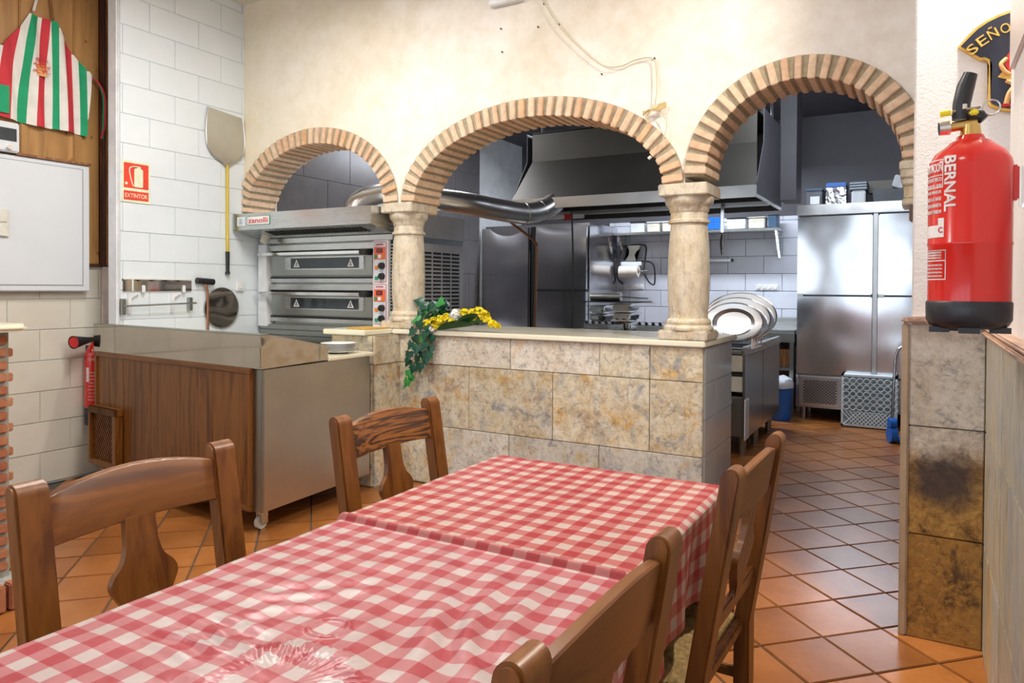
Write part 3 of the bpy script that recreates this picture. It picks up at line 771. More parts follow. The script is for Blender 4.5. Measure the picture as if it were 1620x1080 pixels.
# shell as thin plates: front slope, upper front, ends, back
def plate(bm, quad, t=.006):
    q = [Vector(p) for p in quad]; n = (q[1]-q[0]).cross(q[2]-q[0]).normalized()*t
    A = [bm.verts.new(p) for p in q]; Bv = [bm.verts.new(p-n) for p in q]
    k = len(q)
    for i in range(k): bm.faces.new((A[i], A[(i+1) % k], Bv[(i+1) % k], Bv[i]))
    bm.faces.new(A[::-1]); bm.faces.new(Bv); return bm
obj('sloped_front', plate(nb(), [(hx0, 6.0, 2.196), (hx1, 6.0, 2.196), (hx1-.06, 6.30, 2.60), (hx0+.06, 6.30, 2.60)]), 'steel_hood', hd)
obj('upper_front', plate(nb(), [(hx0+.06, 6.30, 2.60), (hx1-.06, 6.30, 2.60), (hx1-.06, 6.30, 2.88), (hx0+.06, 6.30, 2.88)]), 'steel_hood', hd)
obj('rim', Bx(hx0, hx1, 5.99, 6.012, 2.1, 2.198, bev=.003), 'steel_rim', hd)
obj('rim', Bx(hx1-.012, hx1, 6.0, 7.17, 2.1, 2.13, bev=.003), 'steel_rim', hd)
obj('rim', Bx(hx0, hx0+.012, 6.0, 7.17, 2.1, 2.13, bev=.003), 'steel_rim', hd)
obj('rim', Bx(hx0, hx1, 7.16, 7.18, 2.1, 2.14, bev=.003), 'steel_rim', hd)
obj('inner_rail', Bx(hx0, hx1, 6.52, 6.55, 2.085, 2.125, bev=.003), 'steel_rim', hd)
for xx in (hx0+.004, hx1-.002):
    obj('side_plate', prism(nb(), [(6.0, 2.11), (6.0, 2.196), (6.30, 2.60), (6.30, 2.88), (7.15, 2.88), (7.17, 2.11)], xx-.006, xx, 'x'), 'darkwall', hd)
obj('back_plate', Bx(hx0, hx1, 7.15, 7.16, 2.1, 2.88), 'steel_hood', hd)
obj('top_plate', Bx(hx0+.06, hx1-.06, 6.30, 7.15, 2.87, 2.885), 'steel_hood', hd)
fb = nb()
for k in range(30): box(fb, hx0+.05+.073*k, hx0+.10+.073*k, 6.56, 7.1, 2.30, 2.31)
obj('grease_filter', fb, 'blackmatte', hd); hd.children[-1]['kind'] = 'stuff'
for (xx, yy) in ((-2.62, 6.32), (hx0+.12, 6.4), (hx1-.13, 6.9), (hx1-.08, 7.1)):
    obj('hanging_rod', cyl(nb(), (xx, yy, 2.88), (xx, yy, 3.3), .012, seg=8), 'black', hd)
obj('duct_box', Bx(-1.165, -1.02, 7.12, 7.45, 2.19, 3.3, bev=.003), 'darkwall', hd)
# tube light under the hood edge
t = thing('tube_light', 'small white tube light fixed under the left end of the hood', 'light', (-3.05, 6.25, 2.05))
obj('housing', Bx(-3.32, -2.88, 6.45, 6.50, 2.045, 2.085, bev=.006), 'white', t)
obj('end_cap', Bx(-3.335, -3.28, 6.445, 6.505, 2.03, 2.09, bev=.006), 'blue', t)
obj('end_cap', Bx(-3.08, -3.0, 6.445, 6.505, 2.035, 2.09, bev=.006), 'redlabel', t)
for i, (x, y, z1) in enumerate(((-3.62, 6.32, 2.06),)):
    tag(obj('copper_pipe', tube(nb(), bez([(-3.34, 5.80, 1.98), (-3.26, 6.02, 1.86), (-3.215, 6.12, 1.78), (-3.215, 6.13, 1.7), (-3.225, 6.13, 1.3), (-3.235, 6.13, .92)], 6), .012, 8), 'copper', smooth=True),
        'thin copper gas pipe dropping in front of the dark fridge', 'pipe')
tag(obj('hanging_cable', tube(nb(), bez([(-2.905, 6.25, 2.09), (-2.89, 6.25, 1.7), (-2.89, 6.25, 1.2), (-2.90, 6.25, .98)], 6), .009, 8), 'black', smooth=True), 'black cable hanging straight down from the hood tube light', 'cable')

# ------------------------------------------------------------------ tall fridges at the back left
def sheet_door(x0, x1, y, z0, z1, bulge):
    b = nb(); nx_, nz_ = 24, 60; G = []
    for i in range(nx_+1):
        row = []
        for j in range(nz_+1):
            u, v_ = i/nx_, j/nz_; z = z0+(z1-z0)*v_; x = x0+(x1-x0)*u
            d = bulge*(max(0, (v_-.72)/.28)**2)*(.35+.65*math.sin(PI*min(1, max(0, u*.9+.05))))
            d += .0035*noise.noise(Vector((x*2.2, z*1.6, 3)))
            row.append(b.verts.new((x, y+d, z)))
        G.append(row)
    for i in range(nx_):
        for j in range(nz_): b.faces.new((G[i][j], G[i+1][j], G[i+1][j+1], G[i][j+1]))
    ex_ = bmesh.ops.extrude_face_region(b, geom=list(b.faces))
    for g in ex_['geom']:
        if isinstance(g, bmesh.types.BMVert): g.co.y = y+.045
    return b
fl = thing('tall_fridge', 'dark polished steel double-door upright fridge behind the duct', 'fridge', (-4.04, 8.0, 0))
obj('cabinet', Bx(-4.75, -3.335, 7.672, 8.55, .12, 2.12, bev=.004), 'steel_fridge_dark', fl)
d = obj('door', sheet_door(-4.74, -4.075, 7.595, .3, 2.09, .07), 'steel_fridge_dark', fl, smooth=50)
d = obj('door', sheet_door(-4.0, -3.345, 7.595, 1.348, 2.09, .032), 'steel_fridge_dark', fl, smooth=50)
d = obj('door', Bx(-4.0, -3.345, 7.59, 7.67, .3, 1.318, bev=.006), 'steel_fridge_dark', fl)
obj('door_gap', Bx(-4.068, -4.008, 7.615, 7.64, .3, 2.09), 'blackmatte', fl)
obj('door_gap', Bx(-4.0, -3.345, 7.596, 7.67, 1.318, 1.350), 'blackmatte', fl)
obj('door_edge', Bx(-4.10, -4.082, 7.592, 7.60, .3, 2.08), 'black', fl)
for xx in (-4.68, -3.4):
    for yy in (7.7, 8.4): obj('foot', cyl(nb(), (xx, yy, 0), (xx, yy, .12), .02, seg=10), 'black', fl)

# big bright fridge at the right
fr = thing('tall_fridge', 'bright stainless four-door fridge facing the passage with a louvred motor panel', 'fridge', (-.55, 8.4, 0))
obj('cabinet', Bx(-1.135, .02, 8.06, 8.66, .13, 2.21, bev=.004), 'steel_fridge', fr)
obj('seam_backing', Bx(-1.13, .015, 8.052, 8.062, .47, 2.14), 'greytrim', fr)
obj('top_fascia', Bx(-1.135, .02, 8.0, 8.07, 2.128, 2.235, bev=.004), 'steel_rim', fr)
for (x0, x1, hx) in ((-1.125, -.425, -1.11), (-.375, .01, -.36)):
    for (z0, z1) in ((1.308, 2.112), (.485, 1.288)):
        d = obj('door', Bx(x0, x1, 8.015, 8.065, z0, z1, bev=.010), 'steel_fridge', fr)
        obj('hinge', Bx(hx-.01, hx+.04, 8.012, 8.03, (z0 if z0 > 1 else z1)-.01, (z0 if z0 > 1 else z1)+.008), 'steel', d)
obj('centre_strip', Bx(-.42, -.38, 8.03, 8.06, .48, 2.13, bev=.003), 'steel_rim', fr)
gp = obj('motor_panel', Bx(-1.095, -.70, 8.015, 8.06, .15, .455, bev=.004), 'steel_rim', fr)
lm = mesh_of(Bx(-.0135, .0135, -.003, .003, -.0045, .0045), 'blackmatte', 'slot')
for r in range(16):
    for c in range(9):
        inst('slot', lm, gp, (-1.045+.035*c+(.0175 if r % 2 else 0), 8.013, .19+.015*r))
obj('lower_panel', Bx(-.69, .02, 8.03, 8.06, .15, .47), 'steel', fr)
for xx in (-1.06, -.5, -.02):
    for yy in (8.1, 8.55): obj('foot', cyl(nb(), (xx, yy, 0), (xx, yy, .14), .02, seg=12), 'steel_rim', fr)

# things on top of the bright fridge
Z = 2.236
def tub(name, label, cat, x0, x1, y0, y1, z0, z1, body, lid=None, taper=.9, group=None, lidh=.02, parts=()):
    t = thing(name, label, cat, ((x0+x1)/2, (y0+y1)/2, z0), group=group)
    cx, cy = (x0+x1)/2, (y0+y1)/2; b = nb(); box(b, x0, x1, y0, y1, z0, z1, bev=.008)
    for v in b.verts:
        f = taper+(1-taper)*(v.co.z-z0)/(z1-z0); v.co.x = cx+(v.co.x-cx)*f; v.co.y = cy+(v.co.y-cy)*f
    obj('body', b, body, t, smooth=True)
    if lid: obj('lid', Bx(x0-.006, x1+.006, y0-.006, y1+.006, z1-.002, z1+lidh, bev=.005), lid, t)
    return t
t = tub('storage_tub', 'narrow grey tub leftmost on top of the bright fridge', 'tub', -1.06, -.905, 8.1, 8.4, Z, 2.39, 'greyplastic', 'bluelid', .97, lidh=.025)
obj('paper_label', Bx(-1.02, -.93, 8.097, 8.103, 2.25, 2.33), 'tubwhite', t)
t = thing('catering_tin', 'wrapped silver block with a blue top on the bright fridge', 'tin', (-.775, 8.25, Z))
obj('body', Bx(-.87, -.68, 8.1, 8.4, Z, 2.42, bev=.01), steel('foil_wrap', (.6, .6, .62), .25, warp=1, wscale=18, wd=.02), t, smooth=True)
obj('lid', Bx(-.87, -.68, 8.098, 8.402, 2.415, 2.462, bev=.006), 'blue', t)
t = thing('lid_stack', 'stack of pale lids on a clear tub on the bright fridge', 'containers', (-.565, 8.25, Z))
obj('tub', Bx(-.63, -.50, 8.1, 8.4, Z, 2.37, bev=.01), 'tubwhite', t)
for k in range(7): obj('lid', Bx(-.645-.002*(k % 2), -.487, 8.09, 8.41, 2.372+.0135*k, 2.382+.0135*k, bev=.003), 'tubwhite' if k % 2 else 'bluelid', t)
tub('storage_tub', 'wide dark grey tub with rounded corner on the bright fridge', 'tub', -.44, .0, 8.1, 8.5, Z, 2.37, 'greyplastic', None, .93)
t = tub('storage_tub', 'tilted clear tub lying on the wide grey tub', 'tub', -.10, .06, -.1, .1, 0, .12, 'tubwhite', None, .93)
t.location = (-.20, 8.3, 2.385); t.rotation_euler = (0, math.radians(18), 0)
for ch in t.children: ch.location = Vector((-.02, 8.25, 2.38))*0
obj('label_strip', Bx(.0, .025, -.105, -.1, .01, .11), 'petal_y', t)
obj('baking_tray', Bx(-.50, .0, 8.42, 8.55, 2.374, 2.50, bev=.003), 'steel_hood')
tag(bpy.data.objects['baking_tray'], 'dark metal tray standing behind the wide grey tub', 'tray')

# plastic crate and sack truck
cr = thing('plastic_crate', 'frosted pierced plastic crate standing on end by the bright fridge', 'crate', (-.43, 7.85, 0))
b = nb()
cx0, cx1, cz0, cz1, cyf = -.68, -.185, .01, .52, 7.84
for xx in (cx0, cx1-.02): box(b, xx, xx+.02, cyf, cyf+.16, cz0, cz1)
for zz in (cz0, cz1-.02): box(b, cx0, cx1, cyf, cyf+.16, zz, zz+.02)
obj('rim', b, 'crate', cr)
b = nb(); n = 8
for i in range(n):
    for j in range(5):
        x = cx0+.045+i*(cx1-cx0-.07)/(n-1)+.0; z = .20+j*.065
        tube(b, [(x+.028*math.cos(2*PI*k/14), cyf-.002, z+.026*math.sin(2*PI*k/14)) for k in range(14)], .005, 6, closed=True)
obj('ring_lattice', b, 'crate', cr, smooth=True)
b = nb()
for i in range(14):
    for s in (-1, 1):
        x = cx0+.02+i*.037
        if cx0 < x+s*.13 < cx1: tube(b, [(x, cyf, cz0+.01), (x+s*.13, cyf, cz0+.15)], .0065, 6)
obj('cross_lattice', b, 'crate', cr, smooth=True)
obj('backing', Bx(cx0+.02, cx1-.02, cyf+.03, cyf+.155, cz0+.02, cz1-.02), 'crateback', cr)
ht = thing('sack_truck', 'sack truck with blue wheels leaning at the passage edge', 'trolley', (-.19, 7.24, 0))
obj('handle', tube(nb(), bez([(-.215, 7.26, .12), (-.20, 7.30, .6), (-.18, 7.34, .80), (-.11, 7.35, .86), (.0, 7.35, .86)], 8), .012, 10), 'bright', ht, smooth=True)
for zz in (.075, .17):
    for yy in (7.20, 7.30): obj('wheel', cyl(nb(), (-.235, yy, zz), (-.185, yy+.02, zz), .07 if zz < .1 else .045, seg=20), 'blue', ht, smooth=True)
obj('toe_plate', Bx(-.24, .02, 7.22, 7.40, .02, .035), 'blue', ht)

# ------------------------------------------------------------------ cooking range
rg = thing('cooking_range', 'long stainless cooking range under the extraction hood', 'cooker', (-2.3, 6.7, 0))
RX0, RX1, RY0, RY1 = -3.35, -1.2, 5.98, 7.42
obj('body', Bx(RX0, RX1-.02, RY0+.03, RY1, .16, .84, bev=.004), 'steel_hood', rg)
obj('top_rail', Bx(RX1-.03, RX1+.008, 5.83, RY1+.03, .83, .90, bev=.006), 'steel', rg)
for (y0, y1) in ((5.84, 6.58), (6.59, RY1)):
    obj('side_panel', Bx(RX1-.02, RX1, y0, y1, .16, .828, bev=.004), 'steel_range', rg)
obj('side_trim', Bx(RX1-.01, RX1+.006, 5.84, 5.98, .16, .48, bev=.002), 'white', rg)
obj('front_panel', Bx(RX0, RX1-.02, 5.84, 6.02, .70, .83, bev=.004), 'beigeplastic', rg)
obj('front_gap', Bx(RX0, RX1-.02, 5.86, 6.02, .66, .70), 'blackmatte', rg)
obj('front_panel', Bx(RX0, RX1-.02, 5.84, 6.02, .54, .66, bev=.004), 'beigeplastic', rg)
obj('oven_door', Bx(RX0, RX1-.02, 5.86, 6.02, .18, .50, bev=.006), 'steel_dark', rg)
obj('door_handle', Bx(RX0+.1, RX1-.10, 5.815, 5.84, .45, .475, bev=.005), 'white', rg)
obj('worktop', Bx(RX0, RX1-.01, 5.83, RY1, .84, .87, bev=.006), 'steel_dark', rg)
for xx in (-3.2, -2.3, -1.26):
    for yy in (6.05, 6.55, 7.2): obj('foot', cyl(nb(), (xx, yy, 0), (xx, yy, .17), .03, seg=14), 'steel_dark', rg, smooth=True)
for k in range(4):
    obj('burner_grate', Bx(-1.62+.0, -1.24, 5.95+.36*k, 6.25+.36*k, .872, .888, bev=.003), 'blackmatte', rg)
# griddle and fryer upstands
for (x0, x1) in ((-2.86, -2.46), (-2.32, -1.93)):
    t = obj('splash_guard', Bx(x0, x1, 6.45, 6.47, .89, 1.02, bev=.003), 'steel', rg)
    for k in range(6): obj('grate_knob', cyl(nb(), (x0+.03+(x1-x0-.06)*k/5, 6.47, 1.015), (x0+.03+(x1-x0-.06)*k/5, 6.44, 1.035), .014, seg=10), 'blackmatte', t)
obj('splash_guard', Bx(-2.47, -2.455, 6.1, 6.47, .87, 1.02), 'steel', rg)
obj('griddle_plate', Bx(-3.0, -2.55, 5.95, 6.40, .872, .905, bev=.004), 'steel', rg)
obj('griddle_plate', Bx(-2.42, -1.95, 5.95, 6.40, .872, .915, bev=.004), 'steel_dark', rg)
obj('flame_guard', Bx(-2.40, -2.0, 6.05, 6.06, .90, .95), 'steel', rg)

# stacked gastronorm pans
pme = {}
def pan(x, y, z, w_, d_, h_, label, grp):
    t = thing('food_pan', label, 'pan', (x, y, z), group=grp)
    b = nb(); box(b, -w_/2, w_/2, -d_/2, d_/2, 0, h_, bev=.02)
    for v in b.verts:
        f = .86+.14*v.co.z/h_; v.co.x *= f; v.co.y *= f
    obj('bowl', b, 'bright', t, smooth=True, local=True)
    obj('rim', Bx(-w_/2-.012, w_/2+.012, -d_/2-.012, d_/2+.012, h_-.008, h_, bev=.003), 'bright', t, local=True)
for k in range(2):
    pan(-2.80, 6.75, .955+.085*k+.07, .19, .26, .078, 'steel food pan in the left pair on the range, %s' % ('upper one' if k else 'lower one'), 'food pans on the range')
for k in range(3):
    pan(-2.49, 6.62, .955+.088*k, .20, .28, .08, 'steel food pan in the right stack on the range, %s' % ('bottom', 'middle', 'topmost')[k], 'food pans on the range')
tag(obj('pan_support', Bx(-3.0, -2.34, 6.45, 7.0, .905, .954, bev=.004), 'steel_hood'), 'low dark steel shelf under the stacked food pans', 'shelf')
tag(obj('baking_sheet', Bx(-2.92, -2.34, 6.55, 6.95, 1.222, 1.232, bev=.003), 'blackmatte'), 'black baking sheet lying over the stacked food pans', 'tray')
t = thing('grater', 'grey metal hand mixer lying on the black baking sheet', 'utensil', (-2.72, 6.75, 1.232))
obj('drum', cyl(nb(), (-2.90, 6.72, 1.271), (-2.58, 6.72, 1.276), .038, .045, seg=20), 'aluminium', t, smooth=True)
obj('rod', cyl(nb(), (-2.58, 6.72, 1.276), (-2.30, 6.72, 1.262), .006, seg=8), 'bright', t)
# rack of oval trays on the range end
def oval_tray(cx, cy, cz, A, B, lab, tilt):
    t = thing('oval_platter', lab, 'platter', (cx, cy, cz), group='oval platters beside the column')
    prof = [(0, 0), (.60, 0), (.70, .012), (.74, .03), (.90, .034), (1.0, .040), (1.0, .046), (.89, .041), (.735, .037), (.69, .020), (.59, .008), (0, .008)]
    def ring(pf):
        b = nb(); seg = 96; rings = []
        for r, z in pf:
            rings.append([b.verts.new((A*r*math.cos(2*PI*k/seg), B*r*math.sin(2*PI*k/seg), z)) for k in range(seg)] if r > 0 else [b.verts.new((0, 0, z))])
        for a, c in zip(rings, rings[1:]):
            for k in range(seg):
                k2 = (k+1) % seg
                if len(a) == 1: b.faces.new((a[0], c[k], c[k2]))
                elif len(c) == 1: b.faces.new((a[k], a[k2], c[0]))
                else: b.faces.new((a[k], a[k2], c[k2], c[k]))
        return b
    mm = Matrix.Rotation(math.radians(tilt), 4, 'X')
    obj('dish', xf(ring(prof), lambda c: mm @ c), 'platter', t, smooth=14, local=True)
    b = nb(); tube(b, [(A*math.cos(2*PI*k/48), B*math.sin(2*PI*k/48), .043) for k in range(48)], .006, 8, closed=True)
    obj('rolled_rim', xf(b, lambda c: mm @ c), 'bright', t, smooth=True, local=True)
    return t
oval_tray(-1.30, 6.13, 1.115, .29, .205, 'largest oval steel platter, rearmost in the rack beside the right column', 72)
oval_tray(-1.31, 6.06, 1.095, .265, .185, 'middle oval steel platter in the rack beside the right column', 72)
oval_tray(-1.32, 5.98, 1.078, .23, .16, 'smallest oval steel platter, frontmost in the rack beside the right column', 72)
t = thing('platter_rack', 'wire rack holding the oval platters upright', 'rack', (-1.3, 6.05, .88))
for xx in (-1.46, -1.16):
    b = nb()
    tube(b, [(xx, 5.88, .885), (xx, 6.26, .885)], .005, 6)
    for yy in (5.88, 5.95, 6.03, 6.10, 6.26): tube(b, [(xx, yy, .885), (xx, yy+.015, .965), (xx, yy+.03, .885)], .004, 6)
    obj('wire_side', b, 'bright', t, smooth=True)
obj('wire_bar', cyl(nb(), (-1.46, 5.88, .885), (-1.16, 5.88, .885), .005, seg=6), 'bright', t)

# side table, bin, boxes at the back
t = thing('work_table', 'stainless side table between the range and the bright fridge', 'table', (-1.3, 8.35, 0))
obj('tabletop', Bx(-1.75, -1.15, 8.02, 8.66, .89, .93, bev=.004), 'steel', t)
obj('upstand', Bx(-1.75, -1.15, 8.64, 8.66, .93, 1.04), 'steel', t)
obj('front_rail', Bx(-1.75, -1.15, 8.03, 8.05, .80, .89), 'steel_dark', t)
obj('shelf', Bx(-1.75, -1.16, 8.05, 8.62, .50, .53), 'steel_dark', t)
for xx in (-1.72, -1.18):
    for yy in (8.06, 8.6): obj('leg', Bx(xx-.02, xx+.02, yy-.02, yy+.02, 0, .89), 'steel_dark', t)
tag(obj('carton', Bx(-1.42, -1.20, 8.12, 8.5, .53, .72, bev=.004), 'browntrim'), 'brown carton on the side table shelf', 'box')
t = thing('waste_bin', 'blue plastic bin with white liner at the back of the passage', 'bin', (-1.27, 7.95, 0))
b = nb(); lathe(b, [(.10, .0), (.11, .02), (.125, .36), (.13, .37), (.12, .37)], -1.27, 7.9, 24); obj('bucket', b, 'blue', t, smooth=True)
b = nb(); lathe(b, [(.134, .34), (.138, .39), (.12, .43), (.05, .46), (0, .465)], -1.27, 7.9, 24)
for v in b.verts: v.co.z += noise.noise(v.co*14)*.02
obj('liner', b, 'tubwhite', t, smooth=True)

# wall shelf with containers
sh = thing('wall_shelf', 'long stainless wall shelf on triangular brackets over the white tiles', 'shelf', (-2.35, 8.55, 2.02))
obj('board', Bx(-3.33, -1.38, 8.38, 8.68, 2.015, 2.045, bev=.004), 'steel', sh)
for xx in (-3.27, -2.3, -1.41):
    obj('bracket', prism(nb(), [(8.40, 2.013), (8.68, 2.013), (8.68, 1.72), (8.65, 1.72)], xx-.012, xx+.012, 'x'), 'steel', sh)
Z = 2.046
tub('storage_tub', 'white tub with dark lid at the left end of the wall shelf', 'tub', -3.12, -2.945, 8.42, 8.6, Z, 2.165, 'tubwhite', 'black', .95)
for k, (a, b_) in enumerate(((-2.91, -2.75), (-2.72, -2.57))):
    tub('storage_tub', 'clear grey tub on the shelf, %s of the two beside the column' % ('left' if k == 0 else 'right'), 'tub', a, b_, 8.42, 8.6, Z, 2.155, 'beigeplastic', 'tubwhite', .95, lidh=.012)
t = thing('blue_basket', 'blue slatted plastic basket on the wall shelf beside the right column', 'basket', (-2.16, 8.5, Z))
for k in range(5): obj('slat', Bx(-2.30, -2.03, 8.42, 8.44, Z+.003+.03*k, Z+.024+.03*k), 'blue', t)
for xx in (-2.30, -2.21, -2.12, -2.04): obj('rib', Bx(xx, xx+.012, 8.415, 8.445, Z, Z+.15), 'blue', t)
obj('base', Bx(-2.30, -2.03, 8.42, 8.60, Z, Z+.01), 'blue', t)
obj('back', Bx(-2.30, -2.03, 8.59, 8.60, Z, Z+.15), 'blue', t)
tub('storage_tub', 'white box tub with black lid right of the blue basket', 'tub', -1.95, -1.74, 8.42, 8.6, Z, 2.165, 'tubwhite', 'black', .95, lidh=.012)
tub('storage_tub', 'beige round-edged tub in the middle of the shelf right half', 'tub', -1.71, -1.53, 8.42, 8.6, Z, 2.165, 'beigeplastic', 'beigeplastic', .95, lidh=.012)
tub('storage_tub', 'blue-grey tub at the right end of the wall shelf', 'tub', -1.50, -1.40, 8.42, 8.6, Z, 2.19, 'bluelid', 'greyplastic', .95, lidh=.012)

# paper roll dispenser
t = thing('paper_dispenser', 'wall dispenser with black tube frame and a large paper roll', 'dispenser', (-3.12, 8.6, 1.45))
X0 = -3.13; yw = 8.60
obj('frame', tube(nb(), bez([(X0-.14, yw-.02, 1.42), (X0-.185, yw-.06, 1.47), (X0-.19, yw-.10, 1.56), (X0-.165, yw-.06, 1.78), (X0-.13, yw-.02, 1.88), (X0-.06, yw, 1.905), (X0+.09, yw, 1.91), (X0+.16, yw-.02, 1.87), (X0+.155, yw-.03, 1.75), (X0+.14, yw-.06, 1.56)], 8), .010, 8), 'black', t, smooth=True)
obj('frame', tube(nb(), bez([(X0+.02, yw-.02, 1.695), (X0+.14, yw-.02, 1.70), (X0+.23, yw-.02, 1.68), (X0+.27, yw-.02, 1.60), (X0+.27, yw-.02, 1.42), (X0+.21, yw-.04, 1.44), (X0+.15, yw-.05, 1.54)], 8), .010, 8), 'black', t, smooth=True)
obj('cover', prism(nb(), [(X0-.09, 1.90), (X0+.08, 1.90), (X0+.075, 1.86), (X0+.03, 1.82), (X0+.01, 1.78), (X0+.03, 1.71), (X0-.12, 1.70), (X0-.07, 1.77), (X0-.06, 1.82), (X0-.07, 1.86)], yw-.02, yw+.0), 'beigeplastic', t)
obj('tear_bar', Bx(X0-.16, X0+.11, yw-.06, yw-.03, 1.645, 1.695, bev=.006), 'board', t)
r_ = obj('roll', cyl(nb(), (X0-.15, yw-.10, 1.57), (X0+.09, yw-.10, 1.575), .072, seg=28), 'paper', t, smooth=True)
obj('core_hole', cyl(nb(), (X0+.088, yw-.10, 1.575), (X0+.092, yw-.10, 1.575), .028, seg=20), 'browntrim', r_)
obj('axle', cyl(nb(), (X0+.09, yw-.10, 1.575), (X0+.2, yw-.08, 1.58), .008, seg=8), 'steel', t)
# sockets
def sockets(x0, lab):
    t = thing('socket_strip', lab, 'socket', (x0+.13, 8.68, 1.385), group='socket strips on the kitchen tiles')
    obj('plate', Bx(x0, x0+.26, 8.672, 8.684, 1.35, 1.42, bev=.004), 'white', t)
    for k in range(4):
        obj('socket', cyl(nb(), (x0+.035+.063*k, 8.672, 1.385), (x0+.035+.063*k, 8.664, 1.385), .024, .020, seg=18), 'whiteprint', t)
sockets(-3.29, 'strip of four white sockets under the paper roll'); sockets(-1.68, 'strip of four white sockets beside the bright fridge')
# magnetic rod and hanging ladle
t = thing('magnetic_bar', 'steel magnetic knife bar on the kitchen tiles behind the right column', 'knife bar', (-2.1, 8.65, 1.70))
obj('bar', Bx(-2.30, -1.95, 8.64, 8.67, 1.685, 1.715, bev=.003), 'steel', t); obj('end_cap', Bx(-1.952, -1.93, 8.638, 8.672, 1.683, 1.718, bev=.003), 'black', t)
t = thing('hanging_tongs', 'steel tongs hanging from the hood rim near the right column', 'tongs', (-1.50, 6.52, 2.05))
q = (-1.545, 6.50)
obj('handle', Bx(q[0]-.014, q[0]+.014, q[1]-.01, q[1]+.01, 1.86, 2.12, bev=.006), 'bright', t)
obj('arm', tube(nb(), bez([(q[0], q[1], 1.86), (q[0]+.012, q[1], 1.78), (q[0]+.004, q[1], 1.70), (q[0], q[1], 1.66)], 6), .008, 8), 'steel', t, smooth=True)
obj('arm', tube(nb(), bez([(q[0], q[1], 1.86), (q[0]-.012, q[1], 1.78), (q[0]-.006, q[1], 1.70), (q[0], q[1], 1.66)], 6), .008, 8), 'black', t, smooth=True)

# ------------------------------------------------------------------ pizza prep bench
bn = thing('prep_bench', 'stainless pizza prep bench with wooden front panel on castors', 'counter', (-3.98, 3.2, 0), rotz=0)
ang = math.atan2(2.882-2.715, -4.928+3.106)  # front edge direction
BX0, BX1, BYR, BYL = -4.93, -3.10, 2.715, 2.88
def by(x): return BYR+(BYL-BYR)*(BX1-x)/(BX1-BX0)
def sk(bm):   # skew so the front follows the slightly turned bench
    for v in bm.verts: v.co.y += by(v.co.x)-BYR; v.co.x += -(v.co.y-BYR)*.06*(1 if v.co.x > -4.0 else .3)
    return bm
obj('cabinet', sk(Bx(BX0, BX1, BYR+.012, 3.66, .12, .90, bev=.004)), 'steel_bench', bn)
obj('corner_post', sk(Bx(BX1-.075, BX1-.002, BYR, BYR+.03, .12, .90, bev=.003)), 'steel_dark', bn)
obj('corner_post', sk(Bx(BX0, BX0+.035, BYR, BYR+.03, .12, .90, bev=.003)), 'steel', bn)
pn = obj('wood_panel', sk(Bx(BX0+.035, BX1-.075, BYR-.006, BYR+.016, .12, .905)), 'benchwood', bn)
for k in range(5):
    x0 = BX0+.06+k*.334; x1 = min(x0+.3335, BX1-.10)
    obj('plank', sk(Bx(x0, x1, BYR-.012, BYR-.004, .145, .875, bev=.002)), 'benchwood', pn)
for a in ((BX0+.035, BX1-.075, .875, .905), (BX0+.035, BX1-.075, .118, .148)):
    obj('frame_rail', sk(Bx(a[0], a[1], BYR-.024, BYR-.004, a[2], a[3], bev=.004)), 'chair_x', pn)
for a in ((BX0+.035, BX0+.062), (BX1-.102, BX1-.075)):
    obj('frame_stile', sk(Bx(a[0], a[1], BYR-.024, BYR-.004, .148, .875, bev=.004)), 'benchwood', pn)
gr = obj('grille_frame', sk(Bx(BX0+.04, BX0+.40, BYR-.07, BYR-.05, .50, .545, bev=.003)), 'benchwood', bn)
for a in ((BX0+.04, BX0+.40, .155, .19), (BX0+.355, BX0+.40, .19, .50), (BX0+.04, BX0+.065, .19, .50)):
    obj('frame_rail', sk(Bx(a[0], a[1], BYR-.07, BYR-.018, a[2], a[3], bev=.003)), 'benchwood', gr)
obj('frame_rail', sk(Bx(BX0+.04, BX0+.40, BYR-.07, BYR-.01, .50, .545, bev=.003)), 'benchwood', gr)
obj('grille_backing', sk(Bx(BX0+.06, BX0+.36, BYR-.026, BYR-.02, .18, .51)), 'blackmatte', gr)
for k in range(20):
    x = BX0+.05+.024*k-.14
    p0, p1 = (x, .19), (x+.20, .50)
    def clipx(p0, p1):
        lo, hi = BX0+.065, BX0+.355
        (xa, za), (xb, zb) = p0, p1; sl = (zb-za)/(xb-xa)
        if xb <= lo or xa >= hi: return None
        if xa < lo: za += (lo-xa)*sl; xa = lo
        if xb > hi: zb -= (xb-hi)*sl; xb = hi
        return (xa, za), (xb, zb)
    c = clipx(p0, p1)
    if c:
        (xa, za), (xb, zb) = c
        obj('slat', sk(prism(nb(), [(xa-.005, za), (xa+.005, za), (xb+.005, zb), (xb-.005, zb)], BYR-.05, BYR-.03)), 'benchwood', gr)
